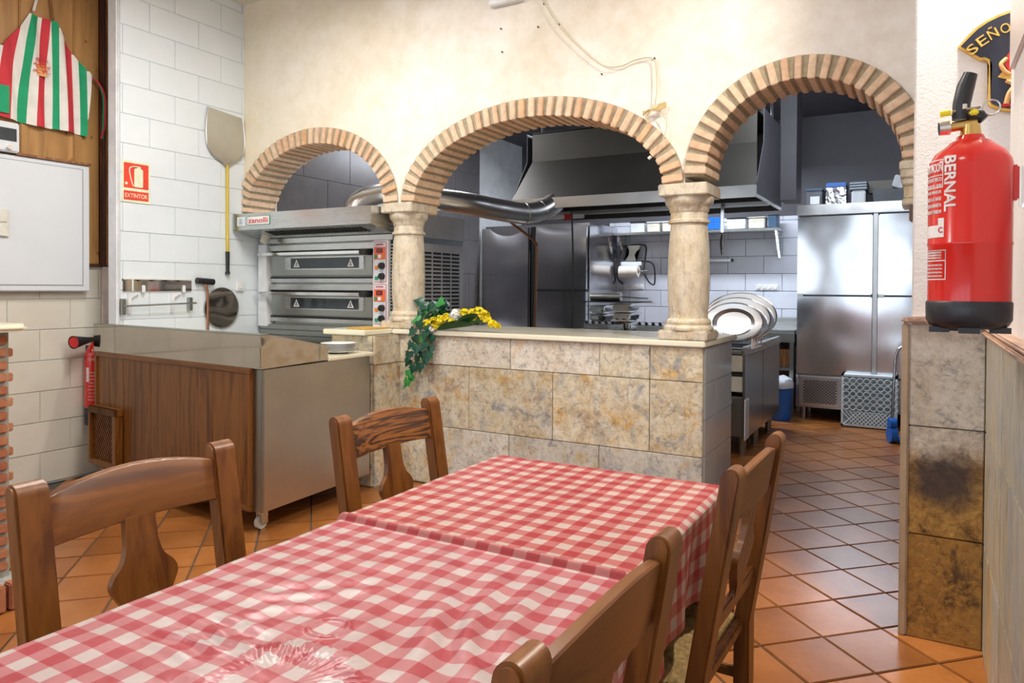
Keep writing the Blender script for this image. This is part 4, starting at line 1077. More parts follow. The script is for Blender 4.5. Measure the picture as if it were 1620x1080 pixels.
# raised glass-less steel display: tall front, sloping end
obj('display_front', sk(Bx(BX0, BX1+.002, BYR-.012, BYR+.01, .905, 1.088, bev=.004)), 'steel_mirror', bn)
obj('display_rim', sk(Bx(BX0, BX1+.004, BYR-.014, BYR+.05, 1.086, 1.094, bev=.002)), 'steel_dark', bn)
def wedge(x0, x1, mt, nmm):
    b = nb(); prism(b, [(BYR-.01, .905), (BYR-.01, 1.088), (BYR+.05, 1.09), (3.23, 1.0), (3.25, .97), (3.24, .912)], x0, x1, 'x'); return obj(nmm, sk(b), mt, bn)
wedge(BX1-.012, BX1+.003, 'steel_bench_end', 'display_end')
wedge(BX0, BX0+.012, 'steel_dark', 'display_end')
obj('display_well', sk(Bx(BX0+.012, BX1-.012, BYR+.02, 3.22, .91, .96)), 'steel', bn)
obj('display_lid', sk(plate(nb(), [(BX0, BYR+.05, 1.09), (BX1, BYR+.05, 1.09), (BX1, 3.23, 1.0), (BX0, 3.23, 1.0)])), 'steel_mirror', bn)
obj('worktop', sk(Bx(BX0, BX1+.012, 3.245, 3.69, .902, .926, bev=.005)), 'marble_cream', bn)
for i, (xx, yy) in enumerate(((BX1-.10, BYR+.09), (BX1-.14, 3.56), (BX0+.1, 2.98), (BX0+.1, 3.6))):
    wv = obj('castor', Bx(xx-.022, xx+.022, yy-.02, yy+.02, .075, .12, bev=.004), 'steel', bn)
    for s in (-1, 1): obj('fork', Bx(xx+s*.02-.003, xx+s*.02+.003, yy-.022, yy+.022, .03, .10), 'steel', wv)
    obj('wheel', cyl(nb(), (xx-.013, yy-.01, .036), (xx+.013, yy-.01, .036), .036, seg=24), 'beigeplastic', wv, smooth=True)

# stack of plates on the bench
pl0 = None
prof = [(0, 0), (.055, 0), (.06, .004), (.085, .010), (.112, .016), (.113, .019), (.085, .0135), (.058, .008), (0, .008)]
for k in range(6):
    lab = 'white dinner plate in the stack on the prep bench, ' + ('lowest', 'second from the bottom', 'third from the bottom', 'third from the top', 'second from the top', 'topmost')[k]
    if pl0 is None:
        pl0 = obj('dinner_plate', lathe(nb(), prof, 0, 0, 40), 'white', smooth=True)
        o = pl0
    else:
        o = pl0.copy(); COL.objects.link(o)
    o.location = (-3.285+R_.uniform(-.003, .003), 3.50+R_.uniform(-.003, .003), .9265+.0095*k)
    tag(o, lab, 'plate', 'dinner plates stacked on the bench')

# gold-edged tray on the low counter
tag(obj('brass_tray', Bx(-3.48, -3.27, 3.78, 4.0, 1.0645, 1.073, bev=.003), 'gold'), 'small flat gold-coloured tray on the low end of the counter', 'tray')

# ------------------------------------------------------------------ things on the tiled wall
def peel():
    t = thing('pizza_peel', 'aluminium pizza peel with yellow handle hanging on the tiled wall', 'pizza peel', (-4.78, 3.84, 1.47))
    a = [(3.665, 2.735), (3.645, 2.60), (3.650, 2.47), (3.68, 2.40), (3.73, 2.355), (3.79, 2.33), (3.82, 2.305), (3.855, 2.305), (3.885, 2.33), (3.94, 2.36), (3.985, 2.41), (4.005, 2.49), (4.0, 2.60), (3.985, 2.71), (3.95, 2.712), (3.83, 2.722)]
    obj('blade', prism(nb(), a, -4.786, -4.782, 'x'), 'aluminium', t)
    rim = [(-4.779, y, z) for y, z in bez([(y, z, 0) for y, z in a[:14]], 4) and [(p.x, p.y) for p in bez([(y, z, 0) for y, z in a[:14]], 4)]]
    obj('rim', tube(nb(), rim, .006, 8), 'steel_rim', t, smooth=True)
    obj('handle', cyl(nb(), (-4.778, 3.838, 2.31), (-4.778, 3.842, 1.62), .0125, seg=14), 'yellow', t, smooth=True)
    obj('grip', cyl(nb(), (-4.778, 3.842, 1.63), (-4.778, 3.842, 1.47), .017, .014, seg=14), 'black', t, smooth=True)
    obj('end_tip', cyl(nb(), (-4.778, 3.842, 1.47), (-4.778, 3.842, 1.45), .019, seg=14), 'black', t, smooth=True)
peel()
t = thing('extinguisher_sign', 'red fire extinguisher wall sign reading EXTINTOR', 'sign', (-4.79, 3.085, 2.08))
obj('plate', Bx(-4.793, -4.788, 2.982, 3.190, 1.935, 2.225), 'signcream', t)
p = obj('red_field', Bx(-4.788, -4.7865, 2.995, 3.177, 2.035, 2.208), 'signred', t)
obj('red_field', Bx(-4.788, -4.7865, 2.995, 3.177, 1.952, 2.015), 'signred', t)
b = fit_text('EXTINTOR', .165, .030, .0008); xf(b, lambda c: (-4.786+c.z, 3.003+c.x, 1.968+c.y)); obj('lettering', b, 'signcream', t)
# pictogram: cylinder, head, hose
b = nb(); prism(b, [(3.07, 2.050), (3.075, 2.045), (3.13, 2.045), (3.135, 2.050), (3.135, 2.165), (3.125, 2.175), (3.118, 2.178), (3.118, 2.19), (3.09, 2.19), (3.09, 2.178), (3.078, 2.175), (3.07, 2.165)], -4.7865, -4.7855, 'x'); obj('pictogram', b, 'signcream', t)
obj('pictogram_hose', tube(nb(), bez([(-4.786, 3.10, 2.186), (-4.786, 3.06, 2.185), (-4.786, 3.035, 2.165), (-4.786, 3.045, 2.10), (-4.786, 3.06, 2.055), (-4.786, 3.075, 2.05)], 6), .004, 6), 'signcream', t)
b = nb(); cyl(b, (-4.7865, 3.012, 2.065), (-4.7855, 3.012, 2.065), .010, seg=16); obj('pictogram_dot', b, 'signcream', t)

kb = thing('knife_rack', 'wall-mounted steel strip with white hooks over the prep bench', 'rack', (-4.79, 3.24, 1.33))
sp = [(2.985, 1.402)]
for k in range(11): sp.append((2.985+.0525*k+.0, 1.40 if k % 2 else 1.388))
sp += [(3.52, 1.397), (3.52, 1.318), (2.985, 1.318)]
obj('strip', prism(nb(), sp, -4.793, -4.781, 'x'), 'steel_mirror', kb)
obj('top_edge', Bx(-4.794, -4.779, 2.985, 3.52, 1.398, 1.408), 'offwhite', kb)
obj('divider', Bx(-4.781, -4.776, 3.048, 3.058, 1.32, 1.40), 'white', kb)
for yy in (3.13, 3.45): obj('hook', Bx(-4.781, -4.765, yy-.012, yy+.012, 1.305, 1.36, bev=.005), 'white', kb)
t = thing('towel_rail', 'thin steel rail with white brackets under the steel strip', 'rail', (-4.78, 3.25, 1.22))
obj('rail', cyl(nb(), (-4.745, 2.97, 1.215), (-4.745, 3.535, 1.228), .007, seg=10), 'steel_dark', t, smooth=True)
for yy, a_, b_ in ((2.98, 1.155, 1.265), (3.50, 1.172, 1.27)): obj('end_plate', Bx(-4.795, -4.755, yy-.013, yy+.013, a_, b_, bev=.003), 'steel_dark', t)
for yy in (3.03, 3.36): obj('bracket', prism(nb(), [(yy-.012, 1.16), (yy+.012, 1.16), (yy+.014, 1.27), (yy+.07, 1.30), (yy+.07, 1.308), (yy-.012, 1.30)], -4.794, -4.775, 'x'), 'white', t)
t = thing('hanging_brush', 'black-headed squeegee hanging upside down beside the round steel disc', 'brush', (-4.77, 3.63, 1.2))
obj('head', cyl(nb(), (-4.765, 3.555, 1.397), (-4.765, 3.70, 1.388), .024, seg=16), 'black', t, smooth=True)
obj('shaft', tube(nb(), bez([(-4.765, 3.62, 1.39), (-4.765, 3.645, 1.32), (-4.765, 3.65, 1.2), (-4.765, 3.65, 1.0)], 6), .010, 10), 'copper', t, smooth=True)
t = thing('pizza_cutting_disc', 'round dark steel pizza pan hanging on the tiled wall', 'pan', (-4.78, 3.79, 1.18))
b = nb(); seg = 48
cyl(b, (-4.788, 3.79, 1.185), (-4.782, 3.79, 1.185), .158, seg=48); obj('plate', b, 'mirrorglass', t)
obj('rim', tube(nb(), [(-4.781, 3.79+.158*math.cos(2*PI*k/48), 1.185+.158*math.sin(2*PI*k/48)) for k in range(48)], .004, 8, closed=True), 'steel_dark', t, smooth=True)
t = thing('light_switch', 'white square light switch on the tiled wall beside the oven', 'switch', (-4.79, 3.97, 1.36))
obj('plate', Bx(-4.793, -4.772, 3.925, 4.0, 1.315, 1.40, bev=.006), 'white', t); obj('rocker', Bx(-4.772, -4.766, 3.94, 3.985, 1.335, 1.385, bev=.003), 'whiteprint', t)

# ------------------------------------------------------------------ things on the left wall
wbd = thing('white_panel', 'large white-framed cupboard panel on the pine wall', 'cabinet', (-5.1, 2.35, 1.75))
PX = -5.135
obj('frame', Bx(PX, PX+.035, 1.75, 2.94, 1.314, 2.192, bev=.006), 'board', wbd)
obj('panel_joint', Bx(PX+.034, PX+.0365, 1.77, 2.895, 1.352, 2.165), 'greytrim', wbd)
obj('panel', Bx(PX+.034, PX+.039, 1.77, 2.889, 1.357, 2.160, bev=.002), 'board', wbd)
obj('top_ledge', Bx(PX-.02, PX+.05, 2.46, 2.945, 2.194, 2.212, bev=.003), 'browntrim', wbd)
t = thing('wall_switch', 'cream double light switch on the white panel at the left edge', 'switch', (PX+.05, 2.37, 1.74))
obj('plate', Bx(PX+.0392, PX+.052, 2.29, 2.42, 1.66, 1.84, bev=.005), 'offwhite', t)
for zz in (1.70, 1.79): obj('rocker', Bx(PX+.052, PX+.058, 2.33, 2.405, zz-.035, zz+.035, bev=.003), 'offwhite', t)
t = thing('meter_box', 'small grey electricity meter box with dark window above the white panel', 'meter', (-5.1, 2.38, 2.3))
obj('housing', Bx(XL+.03, XL+.10, 2.22, 2.475, 2.205, 2.395, bev=.008), 'board', t)
obj('display', Bx(XL+.10, XL+.104, 2.24, 2.455, 2.275, 2.355), 'glassdark', t)
obj('knob', cyl(nb(), (XL+.10, 2.41, 2.235), (XL+.12, 2.41, 2.235), .016, seg=14), 'bright', t)

# apron: wavy striped cloth, one mesh part per colour band
ap = thing('apron', 'striped red, white and green apron hanging on the pine wall', 'apron', (-5.12, 2.62, 3.17))
LOUT = [(2.42, 2.15), (2.78, 2.15), (2.893, 2.394), (2.98, 2.462), (3.07, 2.52), (3.172, 2.572)]
ROUT = [(2.38, 2.934), (2.60, 2.948), (2.835, 2.962), (2.848, 2.955), (2.93, 2.86), (3.02, 2.79), (3.10, 2.748), (3.150, 2.722)]
def outl(T, z):
    if z <= T[0][0]: return T[0][1]
    for (a, b), (c, d) in zip(T, T[1:]):
        if a <= z <= c: return b+(d-b)*(z-a)/(c-a)
    return None
bands = [(2.15, 2.30, 'apronwhite'), (2.30, 2.360, 'apronwhite'), (2.360, 2.440, 'apronred'), (2.44, 2.487, 'apronwhite'), (2.487, 2.538, 'aprongreen'), (2.538, 2.600, 'apronwhite'), (2.600, 2.650, 'apronred'), (2.650, 2.705, 'apronwhite'),
         (2.705, 2.748, 'aprongreen'), (2.748, 2.800, 'apronwhite'), (2.800, 2.850, 'apronred'), (2.850, 2.890, 'apronwhite'), (2.890, 2.940, 'aprongreen'), (2.940, 2.985, 'apronwhite')]
def shiftb(y, f): return y+(f**1.6)*(.085 if y < 2.56 else .045 if y < 2.66 else -.010 if y < 2.76 else -.03)
zlo = lambda y: 2.434-(y-2.2)*.045+.006*math.sin(y*14)
for a, b_, mt in bands:
    bm = nb(); nu, nv = 5, 60; prev = None
    for j in range(nv+1):
        f = j/nv; ym = (a+b_)/2; z = zlo(ym)+(3.165-zlo(ym))*f; row = None
        yl, yr = outl(LOUT, max(z, 2.42)), outl(ROUT, z)
        if yl is not None and yr is not None:
            lo, hi = max(shiftb(a, f), yl), min(shiftb(b_, f), yr)
            if hi-lo > .004:
                row = []
                for i in range(nu+1):
                    y = lo+(hi-lo)*i/nu
                    row.append(bm.verts.new((XL+.052+.010*math.sin(y*34+z*3)+.006*math.sin(y*71+1+z*6), y, z+(zlo(y)-zlo(ym))*(1-f))))
        if row and prev:
            for i in range(nu): bm.faces.new((prev[i], prev[i+1], row[i+1], row[i]))
        prev = row
    if not bm.faces: bm.free(); continue
    bmesh.ops.delete(bm, geom=[v for v in bm.verts if not v.link_faces], context='VERTS')
    ex = bmesh.ops.extrude_face_region(bm, geom=list(bm.faces)); bmesh.ops.translate(bm, verts=[g for g in ex['geom'] if isinstance(g, bmesh.types.BMVert)], vec=(-.003, 0, 0))
    obj('stripe', bm, mt, ap, smooth=True)
# chest print: small red lettering and a pan of food in outline
pr = nb()
for k in range(26):
    a0 = R_.uniform(0, 2*PI); cxx, czz = 2.632+R_.uniform(-.045, .045), 2.80+R_.uniform(-.03, .03)
    tube(pr, [(XL+.070, cxx+.014*math.cos(a0+t_), czz+.009*math.sin(a0+t_)) for t_ in (0, .6, 1.2, 1.9, 2.6)], .0022, 5)
obj('print', pr, 'orange', ap)
obj('pocket', Bx(XL+.066, XL+.070, 2.20, 2.43, 2.455, 2.63, bev=.001), 'aprongreen', ap)
obj('print_ground', Bx(XL+.060, XL+.0665, 2.597, 2.660, 2.745, 2.815, bev=.001), 'skinpaint', ap)
b = fit_text('PIZZA', .075, .022, .0008); xf(b, lambda c: (XL+.069+c.z, 2.592+c.x, 2.838+c.y)); obj('print_lettering', b, 'apronred', ap)
obj('neck_strap', tube(nb(), bez([(XL+.05, 2.585, 3.165), (XL+.03, 2.62, 3.28), (XL+.03, 2.66, 3.42)], 5), .009, 8), 'apronwhite', ap, smooth=True)
obj('neck_strap', tube(nb(), bez([(XL+.05, 2.710, 3.145), (XL+.03, 2.70, 3.28), (XL+.03, 2.68, 3.42)], 5), .007, 8), 'tablewood', ap, smooth=True)
obj('waist_tie', tube(nb(), bez([(XL+.05, 2.955, 2.825), (XL+.06, 3.0, 2.81), (XL+.085, 3.03, 2.70), (XL+.085, 3.03, 2.52), (XL+.09, 3.02, 2.40)], 6), .007, 8), 'aprongreen', ap, smooth=True)
obj('waist_tie', tube(nb(), bez([(XL+.058, 2.955, 2.823), (XL+.07, 3.0, 2.80), (XL+.095, 3.035, 2.70), (XL+.095, 3.035, 2.5), (XL+.09, 3.01, 2.40)], 6), .0065, 8), 'apronred', ap, smooth=True)
obj('hanger', cyl(nb(), (XL, 2.67, 3.42), (XL+.05, 2.67, 3.43), .006, seg=8), 'brass', ap)

# small CO2 extinguisher on the left wall
ex = thing('fire_extinguisher', 'small slim fire extinguisher with black horn behind the prep bench', 'fire extinguisher', (-5.08, 2.90, .38))
cx, cy = XL+.085, 2.96
obj('cylinder', lathe(nb(), [(0, .40), (.052, .40), (.058, .42), (.058, .86), (.054, .89), (.035, .93), (.018, .945), (.018, .96), (0, .96)], cx, cy, 28), 'red', ex, smooth=True)
obj('base', lathe(nb(), [(0, .375), (.058, .375), (.061, .39), (.061, .49), (.0585, .495), (0, .495)], cx, cy, 28), 'navy', ex, smooth=True)
obj('valve', Bx(cx-.02, cx+.02, cy-.018, cy+.018, .955, .995, bev=.004), 'brass', ex)
h = nb(); tube(h, bez([(cx, cy+.0, 1.0), (cx+.01, cy+.04, 1.03), (cx, cy+.08, 1.04)], 5), .010, 8); obj('handle', h, 'black', ex, smooth=True)
obj('horn', cyl(nb(), (cx+.01, cy-.02, .975), (cx+.05, cy-.17, .965), .016, .045, seg=22, caps=False), 'black', ex, smooth=True)
obj('horn_inside', cyl(nb(), (cx+.047, cy-.160, .9655), (cx+.049, cy-.165, .9652), .036, .038, seg=22), 'redlabel', ex)
# label wrapped on the body
def wrap_label(name, text_or_rect, parent, cx, cy, r, a0, a1, z0, z1, mat, seg=10):
    b = nb(); A = []; 
    for k in range(seg+1):
        a = a0+(a1-a0)*k/seg
        A.append([b.verts.new((cx+rr2*math.cos(a), cy+rr2*math.sin(a), z)) for rr2, z in ((r, z0), (r, z1), (r+.0006, z1), (r+.0006, z0))])
    for p_, q_ in zip(A, A[1:]):
        for e in range(4): b.faces.new((p_[e], p_[(e+1) % 4], q_[(e+1) % 4], q_[e]))
    b.faces.new(A[0]); b.faces.new(A[-1][::-1])
    return obj(name, b, mat, parent, smooth=True)
def wrap_text(name, s, parent, cx, cy, r, amid, z0, W, Hh, mat, vertical=False):
    """text on a cylinder, read from outside; vertical=True: letters turned 90 deg clockwise, reading downwards"""
    b = fit_text(s, W, Hh, .0004)
    def fn(c):
        if vertical: u, z = c.y-Hh/2, z0+W-c.x     # letter up-vector points to the right of the viewer
        else: u, z = c.x-W/2, z0+c.y
        a = amid+u/r; R2 = r+.0009+c.z
        return (cx+R2*math.cos(a), cy+R2*math.sin(a), z)
    bmesh.ops.subdivide_edges(b, edges=[e for e in b.edges if e.calc_length() > .02], cuts=3)
    return obj(name, xf(b, fn), mat, parent)
am = math.atan2(-cy, -cx)
wrap_text('label_print', 'CO2', ex, cx, cy, .058, am-.3, .83, .045, .016, 'whiteprint')
for k in range(9): wrap_text('label_print', 'POLVO SECO'[:6+k % 4], ex, cx, cy, .058, am-.1, .74-.024*k, .05+.008*(k % 3), .010, 'whiteprint')
wrap_label('label_patch', None, ex, cx, cy, .0583, am-.9, am-.55, .68, .78, 'whiteprint')
obj('wall_bracket', Bx(XL, cx-.03, cy-.015, cy+.015, .88, .93), 'black', ex)

# brick end wall at the left edge
bw = thing('brick_partition', 'low red brick partition with cream marble top at the left edge', 'wall', (-3.6, 1.4, 0))
obj('core', Bx(-4.3, -3.395, .95, 1.61, 0, 1.155), 'greymortar', bw)
obj('top_slab', Bx(-4.35, -3.30, .92, 1.645, 1.155, 1.19, bev=.014), 'marble_cream', bw)
bme = mesh_of(Bx(-.012, .012, -.125, .125, -.018, .018, bev=.004), 'redbrick', 'brick')
bme2 = mesh_of(Bx(-.012, .012, -.06, .06, -.018, .018, bev=.004), 'redbrick', 'brick')
bme3 = mesh_of(Bx(-.125, .125, -.012, .012, -.018, .018, bev=.004), 'redbrick', 'brick')
for r in range(19):
    z = .155+.0535*r
    if r % 2: ys_ = [(1.475, bme), (1.215, bme)]
    else: ys_ = [(1.54, bme2), (1.345, bme), (1.085, bme)]
    for yy, mmm in ys_:
        inst('brick', mmm, bw, (-3.392+R_.uniform(-.003, .003), yy, z), rot=(R_.uniform(-.02, .02), 0, 0))
    for xx in ((-3.52, -3.78, -4.04) if r % 2 else (-3.65, -3.91, -4.17)):
        inst('brick', bme3, bw, (xx, 1.617, z), rot=(0, R_.uniform(-.02, .02), 0))
# rowlock step at its foot
obj('step', Bx(-4.3, -3.30, .95, 1.645, 0, .105, bev=.01), 'greymortar', bw)
bme4 = mesh_of(Bx(-.03, .03, -.02, .02, -.055, .055, bev=.006), 'redbrick', 'step_brick')
for k in range(12): inst('step_brick', bme4, bw, (-3.295, 1.625-.053*k, .058), rot=(0, R_.uniform(-.04, .04), 0))

# ------------------------------------------------------------------ plaster wall fittings
t = tag(obj('junction_box', Bx(-2.44, -2.20, W0-.05, W0+.002, 3.165, 3.26, bev=.006), 'white'), 'white plastic box on the plaster above the middle arch', 'box')
cb = thing('loose_cable', 'thin cream cable looping across the plaster above the middle arch', 'cable', (-1.3, 3.99, 2.4))
obj('strand', tube(nb(), bez([(-2.10, 3.995, 3.20), (-1.954, 3.99, 2.97), (-1.80, 3.99, 2.80), (-1.66, 3.99, 2.68), (-1.55, 3.985, 2.655), (-1.45, 3.99, 2.68), (-1.35, 3.99, 2.672), (-1.325, 3.985, 2.58), (-1.325, 3.985, 2.47), (-1.338, 3.985, 2.385)], 8), .0035, 6), 'cable', cb, smooth=True)
obj('strand', tube(nb(), bez([(-1.338, 3.98, 2.385), (-1.29, 3.98, 2.35), (-1.262, 3.98, 2.29), (-1.27, 3.965, 2.22), (-1.295, 3.955, 2.14), (-1.31, 3.97, 2.115)], 8), .003, 6), 'cable', cb, smooth=True)
b = nb()
for k in range(5): tube(b, bez([(-1.40, 3.975, 2.35+.005*k), (-1.36+.01*k, 3.96, 2.375), (-1.31, 3.965, 2.365+.008*k), (-1.265, 3.975, 2.385+.006*k)], 4), .005, 6)
tube(b, bez([(-1.34, 3.965, 2.40), (-1.345, 3.955, 2.37), (-1.38, 3.965, 2.34), (-1.37, 3.97, 2.30)], 4), .004, 6)
obj('twine_knot', b, 'rope', cb, smooth=True)
obj('end_plug', cyl(nb(), (-1.345, 3.955, 2.105), (-1.36, 3.955, 2.095), .009, seg=10), 'whiteprint', cb)

# shield sign on the pier
ss = thing('shield_sign', 'dark carved shield sign with gold border and lettering on the pier', 'sign', (.3, 3.19, 2.2))
SY = 3.206
half = [(.109, 2.267), (.135, 2.30), (.165, 2.33), (.20, 2.352), (.235, 2.366), (.275, 2.376), (.33, 2.38)]
left = [(.33, 2.00), (.285, 2.005), (.245, 2.015), (.215, 2.032), (.205, 2.045), (.208, 2.182), (.203, 2.200), (.192, 2.208), (.178, 2.208)]
poly = left+half
full = poly+[(2*.33-x, z) for x, z in poly[::-1]][1:-1]
obj('border', prism(nb(), full, SY-.020, SY), 'gold', ss)
cx_, cz_ = .33, 2.2
inner = []
n = len(full)
for i in range(n):
    p0, p1, p2 = Vector(full[i-1]), Vector(full[i]), Vector(full[(i+1) % n])
    d1 = (p1-p0).normalized(); d2 = (p2-p1).normalized(); nn = Vector((-(d1.y+d2.y), d1.x+d2.x)); 
    nn = nn.normalized() if nn.length > 1e-6 else Vector((0, 0))
    inner.append(p1+nn*(-.010))
ctr = Vector((.33, 2.2))
if (inner[0]-ctr).length > (Vector(full[0])-ctr).length:
    inner = [Vector(full[i])*2-inner[i] for i in range(n)]
obj('field', prism(nb(), [tuple(p) for p in inner], SY-.024, SY-.01), 'shield', ss)
# letters along the arc
arcpts = [(.155, 2.262, 40), (.186, 2.288, 32), (.219, 2.308, 24), (.256, 2.322, 15)]
for ch, (lx, lz, dg) in zip('SEÑO', arcpts):
    b = fit_text(ch, .030, .036 if ch != 'Ñ' else .046, .004); a = math.radians(dg)
    xf(b, lambda c: (lx+(c.x-.015)*math.cos(a)-(c.y-.018)*math.sin(a), SY-.026-c.z, lz-.012+(c.x-.015)*math.sin(a)+(c.y-.018)*math.cos(a)))
    obj('lettering', b, 'gold', ss)
# seated figure relief: dress, arm, legs, shoe (generic)
b = nb(); prism(b, [(.262, 2.21), (.275, 2.228), (.30, 2.225), (.30, 2.16), (.27, 2.15), (.256, 2.175)], SY-.030, SY-.02); obj('relief_dress', b, 'redlabel', ss)
obj('relief_arm', tube(nb(), bez([(.262, SY-.026, 2.20), (.245, SY-.03, 2.18), (.255, SY-.03, 2.155), (.27, SY-.028, 2.14)], 5), .008, 8), 'skinpaint', ss, smooth=True)
obj('relief_apron', prism(nb(), [(.235, 2.135), (.252, 2.158), (.29, 2.15), (.30, 2.125), (.27, 2.12)], SY-.029, SY-.02), 'gold', ss)
obj('relief_leg', tube(nb(), bez([(.262, SY-.026, 2.12), (.285, SY-.03, 2.10), (.27, SY-.03, 2.07), (.262, SY-.026, 2.035)], 5), .009, 8), 'skinpaint', ss, smooth=True)
obj('relief_shoe', Bx(.248, .285, SY-.032, SY-.02, 2.024, 2.036, bev=.004), 'redlabel', ss)
# pale marbled panel on the upper right wall
tag(obj('marble_wall_panel', Bx(.238, .256, 1.3, 2.80, 2.06, 3.4, bev=.003), plain('pinkish_marble', (.72, .62, .58), .3, c2=(.62, .56, .54), scale=2.5)), 'pale pinkish marble panel high on the right wall', 'panel')

# ------------------------------------------------------------------ large extinguisher
E0 = (.103, 2.13)
fe = thing('fire_extinguisher', 'large red fire extinguisher hanging on the right wall', 'fire extinguisher', (E0[0], E0[1], 1.25))
er = .0905
obj('cylinder', lathe(nb(), [(0, 1.30), (er, 1.30), (er, 1.462), (er+.0015, 1.465), (er+.0015, 1.469), (er, 1.472), (er, 1.66), (er-.003, 1.675), (er-.014, 1.695), (er-.035, 1.711), (.045, 1.722), (.032, 1.728), (.028, 1.738), (0, 1.738)], E0[0], E0[1], 56), 'red', fe, smooth=True)
obj('base_ring', lathe(nb(), [(0, 1.258), (er-.022, 1.258), (er-.006, 1.265), (er+.002, 1.28), (er+.003, 1.322), (er, 1.326), (0, 1.326)], E0[0], E0[1], 56), 'navy', fe, smooth=True)
for a in (2.2, 3.6, 4.7, 5.9): 
    obj('foot', Bx(E0[0]+.07*math.cos(a)-.022, E0[0]+.07*math.cos(a)+.022, E0[1]+.07*math.sin(a)-.01, E0[1]+.07*math.sin(a)+.01, 1.248, 1.262), 'navy', fe)
# view-facing angle of the cylinder
av = math.atan2(-E0[1], -E0[0])
# valve head
hx, hy = E0
rgt = Vector((-math.sin(av), math.cos(av), 0))   # towards picture right
fwd = Vector((math.cos(av), math.sin(av), 0))    # towards the camera
def PP(u, f, z): return Vector((hx, hy, 0))+rgt*u+fwd*f+Vector((0, 0, z))
obj('neck', cyl(nb(), PP(0, 0, 1.735), PP(0, 0, 1.765), .024, .020, seg=20), 'brass', fe, smooth=True)
v_ = obj('valve', cyl(nb(), PP(.012, 0, 1.768), PP(-.045, .01, 1.762), .014, .012, seg=16), 'brass', fe, smooth=True)
obj('gauge', cyl(nb(), PP(-.045, .01, 1.762), PP(-.068, .014, 1.760), .019, .017, seg=20), 'bright', v_, smooth=True)
b = nb(); tube(b, [PP(-.022, 0, 1.78), PP(-.020, 0, 1.82), PP(-.012, 0, 1.862), PP(-.002, 0, 1.893)], [.019, .020, .020, .016], 12)
for v in b.verts: pass
obj('squeeze_handle', b, 'black', fe, smooth=True)
obj('carry_handle', tube(nb(), [PP(-.04, 0, 1.787), PP(-.01, 0, 1.795), PP(.02, 0, 1.783), PP(.028, 0, 1.775)], [.008, .013, .016, .012], 10), 'black', fe, smooth=True)
obj('lever', cyl(nb(), PP(-.04, .012, 1.800), PP(.02, .012, 1.805), .004, seg=8), 'bright', fe)
obj('safety_pin', cyl(nb(), PP(-.066, .012, 1.797), PP(-.042, .012, 1.799), .008, seg=12), 'petal_y', fe, smooth=True)
obj('seal', Bx(PP(.006, .02, 0).x-.010, PP(.006, .02, 0).x+.010, PP(.006, .02, 0).y-.006, PP(.006, .02, 0).y+.006, 1.785, 1.797, bev=.003), 'petal_y', fe)
obj('pin_stud', cyl(nb(), PP(-.014, .015, 1.803), PP(-.014, .015, 1.815), .006, seg=10), 'offwhite', fe)
obj('pull_ring', tube(nb(), [PP(.042+.0185*math.cos(2*PI*k/28), 0, 1.803+.0185*math.sin(2*PI*k/28)) for k in range(28)], .0020, 8, closed=True), 'steel', fe, smooth=True)
# bracket on the wall side
obj('hanger_lug', Bx(.178, .204, 2.12, 2.16, 1.572, 1.658, bev=.004), 'red', fe)
obj('wall_bracket', Bx(.204, .249, 2.128, 2.140, 1.555, 1.655, bev=.003), 'bright', fe)
obj('bracket_screw', cyl(nb(), (.212, 2.12, 1.557), (.246, 2.12, 1.557), .008, seg=10), 'bright', fe)
# printed labels
a_n = av-.30*1.0
BOLD[0] = .025
wrap_text('brand_print', 'BERNAL', fe, E0[0], E0[1], er, av-.47, 1.545, .135, .027, 'whiteprint', vertical=True)
BOLD[0] = .015
am = av-1.02
wl_ = .062
def frame_lbl(z0, z1, am_, hw, nm_='label_border'):
    for (a0, a1, zz0, zz1) in ((am_-hw, am_+hw, z1-.0025, z1), (am_-hw, am_+hw, z0, z0+.0025), (am_+hw-.022, am_+hw, z0, z1)):
        wrap_label(nm_, None, fe, E0[0], E0[1], er+.0004, a0, a1, zz0, zz1, 'whiteprint', 8)
frame_lbl(1.635, 1.675, av-1.02, .36); frame_lbl(1.605, 1.637, av-1.02, .36)
wrap_text('label_print', 'POLVO EXTINCION', fe, E0[0], E0[1], er, av-1.24, 1.645, .10, .021, 'whiteprint')
for k, s in enumerate(('ABC POLVO SECO', 'EFICACIA 27A 183B', 'QUITAR EL PASADOR', 'DIRIGIR A LA BASE', 'APRETAR LA MANETA', 'NO USAR EN TENSION')):
    wrap_text('label_print', s, fe, E0[0], E0[1], er, av-1.10, 1.622-.016*k, .072, .009, 'whiteprint')
wrap_label('label_patch', None, fe, E0[0], E0[1], er+.0003, av-1.35, av-.62, 1.483, 1.513, 'whiteprint')
wrap_label('label_patch', None, fe, E0[0], E0[1], er+.0003, av-.80, av-.62, 1.513, 1.530, 'whiteprint')
b = wrap_text('stamp_letter', 'C', fe, E0[0], E0[1], er+.001, av-.72, 1.494, .012, .014, 'redlabel')
frame_lbl(1.378, 1.452, av-.95, .40)
frame_lbl(1.424, 1.452, av-.95, .40)
for k in range(3): wrap_text('label_print', 'MANTENIMIENTO', fe, E0[0], E0[1], er, av-1.0, 1.430+.0065*k, .058, .0045, 'whiteprint')
for k in range(4): wrap_text('label_print', 'FECHA REVISION', fe, E0[0], E0[1], er, av-.98, 1.385+.009*k, .058, .0045, 'whiteprint')

BOLD[0] = 0.0
